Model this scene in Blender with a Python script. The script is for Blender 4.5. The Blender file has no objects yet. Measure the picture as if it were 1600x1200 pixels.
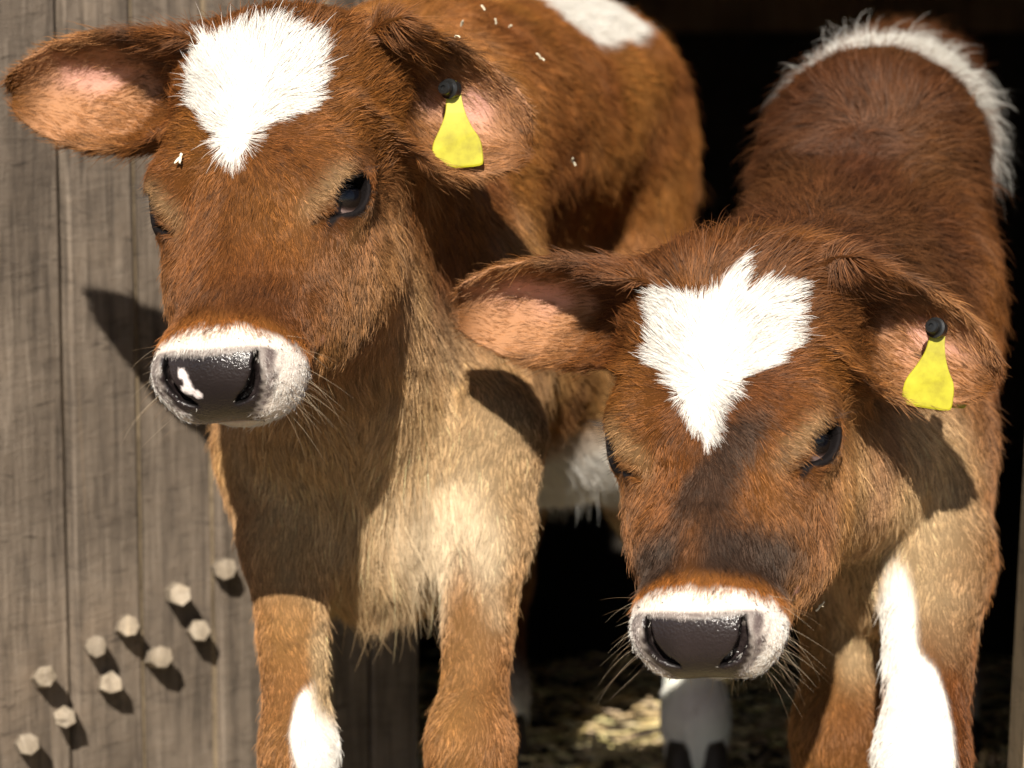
import bpy, math, time
import numpy as np
from mathutils import Vector, Matrix

T0 = time.time()
FUR = 1.0                                          # hair count factor
R = math.radians
scene = bpy.context.scene
col = scene.collection

# ------------------------------------------------------------------ camera, sky, sun, exposure
CAM_H, PITCH, FOC = 0.84, R(8.5), 4537.0          # height, tilt down, focal length in 1600-wide pixels
cam_data = bpy.data.cameras.new('camera')
cam = bpy.data.objects.new('camera', cam_data)
col.objects.link(cam)
cam.location = (0, 0, CAM_H)
cam.rotation_euler = (R(90) - PITCH, 0, 0)
cam_data.sensor_width = 36.0
cam_data.lens = 36.0 * FOC / 1600.0
cam_data.clip_start, cam_data.clip_end = 0.05, 500
cam_data.dof.use_dof = True
cam_data.dof.focus_distance = 2.02
cam_data.dof.aperture_fstop = 6.3
scene.camera = cam

SUN_EL, SUN_AZ = R(35), R(4)                       # elevation; azimuth to the left of straight behind the camera
world = bpy.data.worlds.new('World')
scene.world = world
world.use_nodes = True
wn = world.node_tree
sky = wn.nodes.new('ShaderNodeTexSky')
sky.sky_type = 'NISHITA'
sky.sun_disc = False
sky.sun_elevation = SUN_EL
sky.sun_rotation = math.pi + SUN_AZ
bg = wn.nodes['Background']
bg.inputs['Strength'].default_value = 0.05
wn.links.new(sky.outputs[0], bg.inputs['Color'])

sun_data = bpy.data.lights.new('sun', 'SUN')
sun_data.energy = 5.0
sun_data.angle = R(0.55)
sun_data.color = (1.0, 0.93, 0.82)
sun = bpy.data.objects.new('sun', sun_data)
col.objects.link(sun)
# light travels to +Y (away from camera), to the right and down
Ldir = Vector((math.sin(SUN_AZ) * math.cos(SUN_EL), math.cos(SUN_AZ) * math.cos(SUN_EL), -math.sin(SUN_EL)))
sun.rotation_euler = Ldir.to_track_quat('-Z', 'Y').to_euler()
sun.location = (-1, -3, 3)

vs = scene.view_settings
vs.view_transform = 'Standard'
vs.look = 'None'
vs.exposure = 0.7
vs.gamma = 1.0
scene.cycles.max_bounces = 5
scene.cycles.diffuse_bounces = 2
scene.cycles.transparent_max_bounces = 8
try:
    scene.cycles_curves.shape = 'RIBBONS'
    scene.cycles_curves.subdivisions = 2
except Exception:
    pass

# ------------------------------------------------------------------ helpers
CF = np.array([0, math.cos(PITCH), -math.sin(PITCH)])     # camera forward
CU = np.array([0, math.sin(PITCH), math.cos(PITCH)])      # camera up
CR = np.array([1.0, 0, 0])

def at(px, py, d):
    """point seen at photo pixel (px, py), d metres along the optical axis"""
    return np.array([0, 0, CAM_H]) + d * (CF + CR * (px - 800) / FOC + CU * (600 - py) / FOC)

def nrm(v):
    v = np.asarray(v, float)
    return v / np.linalg.norm(v)

def tag(o, label=None, cat=None, group=None, kind=None):
    if label: o['label'] = label
    if cat: o['category'] = cat
    if group: o['group'] = group
    if kind: o['kind'] = kind
    return o

def empty(name, loc):
    o = bpy.data.objects.new(name, None)
    o.location = loc
    o.empty_display_size = 0.05
    col.objects.link(o)
    return o

def mesh_obj(name, verts, faces, mat, parent=None, smooth=False):
    me = bpy.data.meshes.new(name)
    if isinstance(faces, np.ndarray):
        nf, k = faces.shape
        me.vertices.add(len(verts)); me.loops.add(nf * k); me.polygons.add(nf)
        me.vertices.foreach_set('co', np.asarray(verts, np.float32).ravel())
        me.loops.foreach_set('vertex_index', faces.astype(np.int32).ravel())
        me.polygons.foreach_set('loop_start', np.arange(0, nf * k, k, dtype=np.int32))
        me.update(calc_edges=True)
    else:
        me.from_pydata([tuple(v) for v in verts], [], [tuple(f) for f in faces])
        me.update()
    if smooth:
        me.polygons.foreach_set('use_smooth', [True] * len(me.polygons))
    me.materials.append(mat)
    o = bpy.data.objects.new(name, me)
    col.objects.link(o)
    if parent is not None:
        o.parent = parent
        o.matrix_parent_inverse = Matrix.Translation(parent.location).inverted()
    return o

_rng = np.random.default_rng(7)

_tab = np.random.default_rng(77).uniform(-1, 1, 65536).astype(np.float32)

def vnoise(p, scale, seed=0):
    """value noise in [-1, 1]; p is N x 3"""
    q = (np.asarray(p) / scale + seed * 17.31).astype(np.float32)
    fl = np.floor(q)
    f = q - fl
    i = fl.astype(np.int32)
    f = f * f * (3 - 2 * f)
    hx = (i[:, 0] * 7385, (i[:, 0] + 1) * 7385)
    hy = (i[:, 1] * 19349, (i[:, 1] + 1) * 19349)
    hz = (i[:, 2] * 834927 + seed * 97, (i[:, 2] + 1) * 834927 + seed * 97)
    def g(a, b, c):
        h = hx[a] ^ hy[b] ^ hz[c]
        return _tab[(h ^ (h >> 11)) & 65535]
    fx, fy, fz = f[:, 0], f[:, 1], f[:, 2]
    def lx(b, c):
        v = g(0, b, c)
        return v + (g(1, b, c) - v) * fx
    a0 = lx(0, 0); a0 = a0 + (lx(1, 0) - a0) * fy
    a1 = lx(0, 1); a1 = a1 + (lx(1, 1) - a1) * fy
    return a0 + (a1 - a0) * fz

def sstep(a, b, x):
    t = np.clip((x - a) / (b - a), 0, 1)
    return t * t * (3 - 2 * t)

def mixc(c, target, w):
    return c + (np.asarray(target) - c) * w[:, None]

# ------------------------------------------------------------------ materials
def new_mat(name):
    m = bpy.data.materials.new(name)
    m.use_nodes = True
    nt = m.node_tree
    b = nt.nodes['Principled BSDF']
    return m, nt, b

def node(nt, t, **kw):
    n = nt.nodes.new(t)
    for k, v in kw.items():
        if k in n.inputs:
            n.inputs[k].default_value = v
        else:
            setattr(n, k, v)
    return n

def ramp(nt, fac, stops):
    r = nt.nodes.new('ShaderNodeValToRGB')
    el = r.color_ramp.elements
    while len(el) > 1:
        el.remove(el[-1])
    el[0].position, el[0].color = stops[0][0], (*stops[0][1], 1)
    for p, c in stops[1:]:
        e = el.new(p)
        e.color = (*c, 1)
    nt.links.new(fac, r.inputs['Fac'])
    return r

def wood_material(name, base, dark, light, saw=1.0):
    m, nt, b = new_mat(name)
    L = nt.links.new
    tc = node(nt, 'ShaderNodeTexCoord')
    oi = node(nt, 'ShaderNodeObjectInfo')
    addv = node(nt, 'ShaderNodeVectorMath', operation='MULTIPLY_ADD')
    cmb = node(nt, 'ShaderNodeCombineXYZ')
    L(oi.outputs['Random'], cmb.inputs[0]); L(oi.outputs['Random'], cmb.inputs[1]); L(oi.outputs['Random'], cmb.inputs[2])
    addv.inputs[1].default_value = (9.7, 13.1, 7.3)
    L(cmb.outputs[0], addv.inputs[0]); L(tc.outputs['Object'], addv.inputs[2])
    mp = node(nt, 'ShaderNodeMapping'); mp.inputs['Scale'].default_value = (120, 120, 9)
    L(addv.outputs[0], mp.inputs['Vector'])
    grain = node(nt, 'ShaderNodeTexNoise', Scale=1.0, Detail=7.0, Roughness=0.68, Distortion=0.4)
    L(mp.outputs[0], grain.inputs['Vector'])
    # rough saw strokes across the board, slightly slanted
    mp2 = node(nt, 'ShaderNodeMapping'); mp2.inputs['Scale'].default_value = (22, 22, 75); mp2.inputs['Rotation'].default_value = (0, 0.35, 0)
    L(addv.outputs[0], mp2.inputs['Vector'])
    sawn = node(nt, 'ShaderNodeTexNoise', Scale=1.0, Detail=5.0, Roughness=0.7, Distortion=0.6)
    L(mp2.outputs[0], sawn.inputs['Vector'])
    blot = node(nt, 'ShaderNodeTexNoise', Scale=6.0, Detail=6.0, Roughness=0.62)
    L(addv.outputs[0], blot.inputs['Vector'])
    r1 = ramp(nt, grain.outputs['Fac'], [(0.28, dark), (0.5, base), (0.72, light)])
    r2 = ramp(nt, sawn.outputs['Fac'], [(0.28, (0.62, 0.6, 0.58)), (0.45, (1, 1, 1)), (0.75, (1.12, 1.1, 1.08))])
    r3 = ramp(nt, blot.outputs['Fac'], [(0.3, (0.62, 0.6, 0.58)), (0.55, (1, 1, 1)), (0.8, (1.22, 1.17, 1.1))])
    m1 = node(nt, 'ShaderNodeMix', data_type='RGBA', blend_type='MULTIPLY'); m1.inputs['Factor'].default_value = saw
    L(r1.outputs[0], m1.inputs['A']); L(r2.outputs[0], m1.inputs['B'])
    m2 = node(nt, 'ShaderNodeMix', data_type='RGBA', blend_type='MULTIPLY'); m2.inputs['Factor'].default_value = 1
    L(m1.outputs['Result'], m2.inputs['A']); L(r3.outputs[0], m2.inputs['B'])
    mp3 = node(nt, 'ShaderNodeMapping'); mp3.inputs['Scale'].default_value = (28, 28, 150); mp3.inputs['Rotation'].default_value = (0, -0.08, 0)
    L(addv.outputs[0], mp3.inputs['Vector'])
    chk = node(nt, 'ShaderNodeTexNoise', Scale=1.0, Detail=4.0, Roughness=0.55, Distortion=1.2)
    L(mp3.outputs[0], chk.inputs['Vector'])
    mp4 = node(nt, 'ShaderNodeMapping'); mp4.inputs['Scale'].default_value = (60, 60, 3.0)
    L(addv.outputs[0], mp4.inputs['Vector'])
    crk = node(nt, 'ShaderNodeTexNoise', Scale=1.0, Detail=3.0, Roughness=0.5, Distortion=0.8)
    L(mp4.outputs[0], crk.inputs['Vector'])
    r4 = ramp(nt, chk.outputs['Fac'], [(0.30, (0.42, 0.40, 0.38)), (0.37, (1, 1, 1))])
    r5 = ramp(nt, crk.outputs['Fac'], [(0.29, (0.35, 0.33, 0.31)), (0.36, (1, 1, 1)), (0.66, (1, 1, 1)), (0.74, (1.3, 1.26, 1.2))])
    m3 = node(nt, 'ShaderNodeMix', data_type='RGBA', blend_type='MULTIPLY'); m3.inputs['Factor'].default_value = saw
    L(m2.outputs['Result'], m3.inputs['A']); L(r4.outputs[0], m3.inputs['B'])
    m4 = node(nt, 'ShaderNodeMix', data_type='RGBA', blend_type='MULTIPLY'); m4.inputs['Factor'].default_value = saw
    L(m3.outputs['Result'], m4.inputs['A']); L(r5.outputs[0], m4.inputs['B'])
    L(m4.outputs['Result'], b.inputs['Base Color'])
    b.inputs['Roughness'].default_value = 0.82
    sm = node(nt, 'ShaderNodeMath', operation='ADD')
    L(grain.outputs['Fac'], sm.inputs[0]); L(sawn.outputs['Fac'], sm.inputs[1])
    bp = node(nt, 'ShaderNodeBump', Strength=0.9, Distance=0.0025)
    L(sm.outputs[0], bp.inputs['Height']); L(bp.outputs[0], b.inputs['Normal'])
    return m

def plain(name, c, rough=0.6, spec=0.5):
    m, nt, b = new_mat(name)
    b.inputs['Base Color'].default_value = (*c, 1)
    b.inputs['Roughness'].default_value = rough
    b.inputs['Specular IOR Level'].default_value = spec
    return m

M = {}
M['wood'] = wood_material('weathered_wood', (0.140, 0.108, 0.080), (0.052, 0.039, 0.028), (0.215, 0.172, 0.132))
M['peg'] = wood_material('peg_wood', (0.27, 0.22, 0.16), (0.13, 0.10, 0.07), (0.38, 0.32, 0.25), 1.0)
M['pale_timber'] = wood_material('pale_wood', (0.27, 0.205, 0.13), (0.10, 0.075, 0.045), (0.34, 0.27, 0.175), 1.0)
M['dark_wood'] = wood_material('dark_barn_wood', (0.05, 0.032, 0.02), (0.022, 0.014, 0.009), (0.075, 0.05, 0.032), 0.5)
M['rail_wood'] = wood_material('rail_wood', (0.30, 0.16, 0.075), (0.16, 0.08, 0.04), (0.38, 0.22, 0.11), 0.5)

def attr_color_mat(name, attr, rough=0.7, spec=0.2):
    m, nt, b = new_mat(name)
    a = node(nt, 'ShaderNodeAttribute'); a.attribute_name = attr
    nt.links.new(a.outputs['Color'], b.inputs['Base Color'])
    b.inputs['Roughness'].default_value = rough
    b.inputs['Specular IOR Level'].default_value = spec
    return m, nt, b, a

# hide under the fur; the nose pad is wet and pebbled where attribute "wet" is set
m, nt, b, a = attr_color_mat('calf_hide', 'hide_color')
wet = node(nt, 'ShaderNodeAttribute'); wet.attribute_name = 'wet'
mr = node(nt, 'ShaderNodeMapRange'); mr.inputs['To Min'].default_value = 0.75; mr.inputs['To Max'].default_value = 0.14
nt.links.new(wet.outputs['Fac'], mr.inputs['Value'])
tc = node(nt, 'ShaderNodeTexCoord')
vor = node(nt, 'ShaderNodeTexVoronoi', Scale=560.0); vor.feature = 'SMOOTH_F1'
nz = node(nt, 'ShaderNodeTexNoise', Scale=900.0, Detail=3.0)
nt.links.new(tc.outputs['Object'], vor.inputs['Vector']); nt.links.new(tc.outputs['Object'], nz.inputs['Vector'])
ad = node(nt, 'ShaderNodeMath', operation='MULTIPLY_ADD'); ad.inputs[1].default_value = -1.0
nt.links.new(vor.outputs['Distance'], ad.inputs[0]); nt.links.new(nz.outputs['Fac'], ad.inputs[2])
bp = node(nt, 'ShaderNodeBump', Distance=0.0008); bp.inputs['Strength'].default_value = 0.5
nt.links.new(ad.outputs[0], bp.inputs['Height']); nt.links.new(bp.outputs[0], b.inputs['Normal'])
nt.links.new(mr.outputs[0], b.inputs['Roughness'])
sp = node(nt, 'ShaderNodeMapRange'); sp.inputs['To Min'].default_value = 0.08; sp.inputs['To Max'].default_value = 0.5
nt.links.new(wet.outputs['Fac'], sp.inputs['Value']); nt.links.new(sp.outputs[0], b.inputs['Specular IOR Level'])
M['hide'] = m

def fur_material(name):
    m = bpy.data.materials.new(name)
    m.use_nodes = True
    nt = m.node_tree
    nt.nodes.clear()
    out = nt.nodes.new('ShaderNodeOutputMaterial')
    a = node(nt, 'ShaderNodeAttribute'); a.attribute_name = 'hair_color'
    d = node(nt, 'ShaderNodeBsdfDiffuse')
    h = node(nt, 'ShaderNodeBsdfHair'); h.component = 'Reflection'
    h.inputs['RoughnessU'].default_value = 0.22
    h.inputs['RoughnessV'].default_value = 0.7
    h2 = node(nt, 'ShaderNodeBsdfHair'); h2.component = 'Transmission'
    h2.inputs['RoughnessU'].default_value = 0.4
    h2.inputs['RoughnessV'].default_value = 0.9
    hs = node(nt, 'ShaderNodeMix', data_type='RGBA'); hs.inputs['Factor'].default_value = 0.22
    hs.inputs['B'].default_value = (0.75, 0.68, 0.6, 1)
    nt.links.new(a.outputs['Color'], hs.inputs['A'])
    nt.links.new(a.outputs['Color'], d.inputs['Color'])
    nt.links.new(hs.outputs['Result'], h.inputs['Color'])
    nt.links.new(a.outputs['Color'], h2.inputs['Color'])
    mx = node(nt, 'ShaderNodeMixShader'); mx.inputs[0].default_value = 0.22
    mx2 = node(nt, 'ShaderNodeMixShader'); mx2.inputs[0].default_value = 0.22
    nt.links.new(d.outputs[0], mx2.inputs[1]); nt.links.new(h2.outputs[0], mx2.inputs[2])
    nt.links.new(mx2.outputs[0], mx.inputs[1]); nt.links.new(h.outputs[0], mx.inputs[2])
    nt.links.new(mx.outputs[0], out.inputs['Surface'])
    return m
M['fur'] = fur_material('fur')

# ------------------------------------------------------------------ signed-distance modelling of the calves
def d_rc(p, a, b, ra, rb):
    """capsule from a to b whose radius runs from ra to rb"""
    a = a.astype(np.float32)
    ab = (b - a).astype(np.float32)
    q = p - a
    t = np.clip((q @ ab) * np.float32(1 / (ab @ ab)), 0, 1)
    q -= t[:, None] * ab
    return np.sqrt(np.einsum('ij,ij->i', q, q)) - (np.float32(ra) + np.float32(rb - ra) * t)

def d_el(p, c, r, ax=None):
    q = p - c.astype(np.float32)
    if ax is not None:
        q = q @ ax.T.astype(np.float32)
    q /= r.astype(np.float32)
    k0 = np.sqrt(np.einsum('ij,ij->i', q, q))
    q /= r.astype(np.float32)
    k1 = np.sqrt(np.einsum('ij,ij->i', q, q))
    return k0 * (k0 - 1) / np.maximum(k1, np.float32(1e-6))

def smin(a, b, k):
    h = np.maximum(np.float32(k) - np.abs(a - b), 0)
    return np.minimum(a, b) - h * h * np.float32(0.25 / k)

def smax(a, b, k):
    return -smin(-a, -b, k)

class Calf:
    """prims: (function, lower corner, upper corner, blend, op, flow, colour, hair length)"""
    def __init__(self):
        self.prims = []

    def add(self, f, lo, hi, k=0.03, op='u', flow=None, colr=None, hl=0.012):
        self.prims.append(dict(f=f, lo=np.asarray(lo, float), hi=np.asarray(hi, float), k=k, op=op, flow=flow, colr=colr, hl=hl))

    def rc(self, a, b, ra, rb, k=0.03, **kw):
        a, b = np.asarray(a, float), np.asarray(b, float)
        m = max(ra, rb)
        if kw.get('flow') is None and kw.get('op', 'u') == 'u':
            kw['flow'] = nrm(b - a)
        self.add(lambda p: d_rc(p, a, b, ra, rb), np.minimum(a, b) - m, np.maximum(a, b) + m, k, **kw)

    def el(self, c, r, ax=None, k=0.03, **kw):
        c, r = np.asarray(c, float), np.asarray(r, float)
        m = r.max()
        self.add(lambda p: d_el(p, c, r, ax), c - m, c + m, k, **kw)

    def sdf(self, p, band=0.03):
        p = np.asarray(p, np.float32)
        d = np.full(len(p), 1.0, np.float32)
        if getattr(self, '_n', 0) != len(self.prims):
            self._n = len(self.prims)
            self._lo = np.array([q['lo'] - q['k'] for q in self.prims], np.float32)
            self._hi = np.array([q['hi'] + q['k'] for q in self.prims], np.float32)
        plo, phi = p.min(0), p.max(0)
        LO, HI = self._lo - np.float32(band), self._hi + np.float32(band)
        hit = np.flatnonzero(((plo <= HI) & (phi >= LO)).all(1))
        full = ((plo > LO) & (phi < HI)).all(1)
        for pi in hit:
            q = self.prims[pi]
            if full[pi]:
                sel = slice(None)
            else:
                sel = np.flatnonzero(((p > LO[pi]) & (p < HI[pi])).all(1))
                if len(sel) == 0:
                    continue
            v = q['f'](p[sel]).astype(np.float32)
            d[sel] = smin(d[sel], v, q['k']) if q['op'] == 'u' else smax(d[sel], -v, q['k'])
        return d

    def sdf_chunks(self, p, cell=0.08):
        """sdf of scattered points, evaluated in compact chunks"""
        key = np.floor(p / cell).astype(np.int64)
        key = (key[:, 0] * 4096 + key[:, 1]) * 4096 + key[:, 2]
        order = np.argsort(key, kind='stable')
        cuts = np.flatnonzero(np.diff(key[order])) + 1
        out = np.empty(len(p), np.float32)
        for ix in np.split(order, cuts):
            out[ix] = self.sdf(p[ix])
        return out

    def mesh(self, axes):
        X, Y, Z = axes
        nx, ny, nz = len(X), len(Y), len(Z)
        F = np.full((nx, ny, nz), 1.0, np.float32)
        B = 5
        bi = [np.arange(0, n - 1, B) for n in (nx, ny, nz)]
        ctr, rad = [], []
        for ax, b in zip(axes, bi):
            e = np.minimum(b + B, len(ax) - 1)
            ctr.append((ax[b] + ax[e]) / 2); rad.append((ax[e] - ax[b]) / 2)
        C = np.stack(np.meshgrid(*ctr, indexing='ij'), -1).reshape(-1, 3)
        RR = np.linalg.norm(np.stack(np.meshgrid(*rad, indexing='ij'), -1).reshape(-1, 3), axis=1)
        dc = self.sdf(C, 0.06)
        act = np.abs(dc) < RR * 1.45 + 0.006
        I = np.stack(np.meshgrid(*bi, indexing='ij'), -1).reshape(-1, 3)
        for n in np.where(~act & (dc < 0))[0]:
            i, j, k = I[n]
            F[i:i + B + 1, j:j + B + 1, k:k + B + 1] = -1
        idx = np.arange(B + 1)
        ia = I[act]
        key = (ia // 24) @ np.array([10000, 100, 1])
        order = np.argsort(key, kind='stable')
        for ix in np.split(order, np.flatnonzero(np.diff(key[order])) + 1):
            blk = ia[ix]
            gi = np.minimum(blk[:, 0, None, None, None] + idx[None, :, None, None], nx - 1)
            gj = np.minimum(blk[:, 1, None, None, None] + idx[None, None, :, None], ny - 1)
            gk = np.minimum(blk[:, 2, None, None, None] + idx[None, None, None, :], nz - 1)
            gi, gj, gk = np.broadcast_arrays(gi, gj, gk)
            P = np.stack([X[gi.ravel()], Y[gj.ravel()], Z[gk.ravel()]], -1)
            F[gi.ravel(), gj.ravel(), gk.ravel()] = self.sdf(P)
        ins = F < 0
        cnt = np.zeros((nx - 1, ny - 1, nz - 1), np.int8)
        for a in (0, 1):
            for b in (0, 1):
                for c in (0, 1):
                    cnt += ins[a:nx - 1 + a, b:ny - 1 + b, c:nz - 1 + c]
        cells = np.argwhere((cnt > 0) & (cnt < 8))
        vid = np.full(cnt.shape, -1, np.int32)
        vid[tuple(cells.T)] = np.arange(len(cells))
        acc = np.zeros((len(cells), 3)); num = np.zeros(len(cells))
        for axis in range(3):
            o1, o2 = [(1, 2), (0, 2), (0, 1)][axis]
            for u in (0, 1):
                for v in (0, 1):
                    c0 = cells.copy(); c0[:, o1] += u; c0[:, o2] += v
                    c1 = c0.copy(); c1[:, axis] += 1
                    f0, f1 = F[tuple(c0.T)], F[tuple(c1.T)]
                    s = (f0 < 0) != (f1 < 0)
                    t = np.where(s, f0 / np.where(s, f0 - f1, 1), 0)
                    pos = np.stack([X[c0[:, 0]], Y[c0[:, 1]], Z[c0[:, 2]]], -1)
                    end = axes[axis][c1[:, axis]]
                    pos[:, axis] += t * (end - pos[:, axis])
                    acc += pos * s[:, None]; num += s
        V = acc / num[:, None]
        quads = []
        for axis in range(3):
            o1, o2 = [(1, 2), (2, 0), (0, 1)][axis]
            sl0 = [slice(None)] * 3; sl1 = [slice(None)] * 3
            sl0[axis] = slice(0, -1); sl1[axis] = slice(1, None)
            ch = ins[tuple(sl0)] != ins[tuple(sl1)]
            E = np.argwhere(ch)
            E = E[(E[:, o1] > 0) & (E[:, o2] > 0) & (E[:, o1] < F.shape[o1] - 1) & (E[:, o2] < F.shape[o2] - 1)]
            q = []
            for u, v in ((1, 1), (0, 1), (0, 0), (1, 0)):
                c = E.copy(); c[:, o1] -= u; c[:, o2] -= v
                q.append(vid[tuple(c.T)])
            q = np.stack(q, -1)
            flip = ~ins[tuple(E.T)]
            q[flip] = q[flip][:, ::-1]
            quads.append(q)
        Q = np.concatenate(quads)
        Q = Q[(Q >= 0).all(1)]
        d = self.sdf_chunks(V)
        g = np.stack([self.sdf_chunks(V + o) - d for o in np.eye(3) * 0.0008], -1) / 0.0008
        gn = np.linalg.norm(g, axis=1)
        V = V - g / np.maximum(gn, 1e-6)[:, None] * np.clip(d / np.clip(gn, 0.5, 2), -0.0015, 0.0015)[:, None]
        # vertex normals from the faces
        fn = np.cross(V[Q[:, 2]] - V[Q[:, 0]], V[Q[:, 3]] - V[Q[:, 1]])
        n = np.zeros_like(V)
        for k in range(4):
            for a in range(3):
                n[:, a] += np.bincount(Q[:, k], fn[:, a], len(V))
        n /= np.linalg.norm(n, axis=1)[:, None] + 1e-12
        return V, Q, n

    def blend(self, p, sigma=0.022):
        """flow, colour and hair length blended from the shapes nearest to p"""
        W = np.zeros(len(p)); Fl = np.zeros((len(p), 3)); Cc = np.zeros((len(p), 3)); Hl = np.zeros(len(p))
        for q in self.prims:
            if q['op'] != 'u' or q['flow'] is None:
                continue
            sel = np.where(np.all((p > q['lo'] - 0.09) & (p < q['hi'] + 0.09), axis=1))[0]
            if len(sel) == 0:
                continue
            d = np.maximum(q['f'](p[sel]), -0.01)
            w = np.exp(-d / sigma * 2.0)
            fl = q['flow'](p[sel]) if callable(q['flow']) else np.broadcast_to(q['flow'], (len(sel), 3))
            W[sel] += w
            Fl[sel] += w[:, None] * fl
            Cc[sel] += w[:, None] * np.asarray(q['colr'])
            Hl[sel] += w * q['hl']
        W = np.maximum(W, 1e-9)
        return Fl / W[:, None], Cc / W[:, None], Hl / W

def grid_axis(lo, hi, flo, fhi, fine, coarse):
    a = np.arange(lo, flo, coarse)
    b = np.arange(flo, fhi, fine)
    c = np.arange(fhi, hi + coarse, coarse)
    return np.concatenate([a, b, c])

# colours of the coat (linear reflectance)
CHEST = (0.215, 0.074, 0.0140)
FLANK = (0.33, 0.128, 0.030)  # lighter brown flank, lightened further to stand in for sunlight
LEG = (0.37, 0.170, 0.055)
FAWN = (0.42, 0.245, 0.110)
DARK = (0.045, 0.025, 0.016)
SEAL = (0.120, 0.044, 0.015)
TAN = (0.37, 0.185, 0.066)
CREAM = (0.58, 0.40, 0.215)
WHITE = (0.87, 0.83, 0.77)
PAD = (0.020, 0.0145, 0.0145)
PINK = (0.62, 0.33, 0.25)

class Head:
    """head frame: x across the face (positive = picture right), y poll to nose, z out of the face"""
    def __init__(self, origin, img_dir, tilt, yaw):
        d2 = nrm([img_dir[0], -img_dir[1]])
        y = math.cos(tilt) * (CR * d2[0] + CU * d2[1]) - math.sin(tilt) * CF
        z = -CF - y * (-CF @ y)
        z = nrm(z)
        x = -np.cross(y, z)
        c, s = math.cos(yaw), math.sin(yaw)
        x2 = x * c - z * s * -1
        z2 = z * c - x * s
        self.o = np.asarray(origin, float)
        self.A = np.stack([nrm(x2), nrm(y), nrm(z2)])     # rows = axes

    def w(self, l):
        return self.o + np.asarray(l, float) @ self.A

    def v(self, l):
        return np.asarray(l, float) @ self.A

    def l(self, p):
        return (np.asarray(p) - self.o) @ self.A.T

EYE_C = np.array([0.0665, 0.016, -0.040])
EYE_N = nrm([0.72, 0.22, 0.66])
EYE_A = None

def eye_axes(side):
    N = EYE_N * [side, 1, 1]
    # the slit runs from the inner corner (towards the nose and the midline) to the outer corner
    a = np.array([-0.55 * side, 0.80, 0.0])
    a = nrm(a - N * (a @ N))
    b = np.cross(N, a)
    if b[1] > 0:
        b = -b                       # b points to the upper lid (towards the poll)
    return EYE_C * [side, 1, 1], N, a, b

NOSTRIL = [(0.0322, 0.1560, -0.0115), (0.0312, 0.1650, -0.0225), (0.0245, 0.1725, -0.0310), (0.0140, 0.1775, -0.0355)]
NOSTRIL_R = [0.0012, 0.0024, 0.0028, 0.0010]

def march(c, o, d, start=0.0, far=0.2):
    """first point on the calf from o along d"""
    t = start
    for _ in range(80):
        v = float(c.sdf(np.array([o + d * t]))[0])
        if v < 0.0003:
            break
        t += max(min(v, 0.01) * 0.7, 0.0002)
        if t > far:
            return None
    return o + d * t

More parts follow.
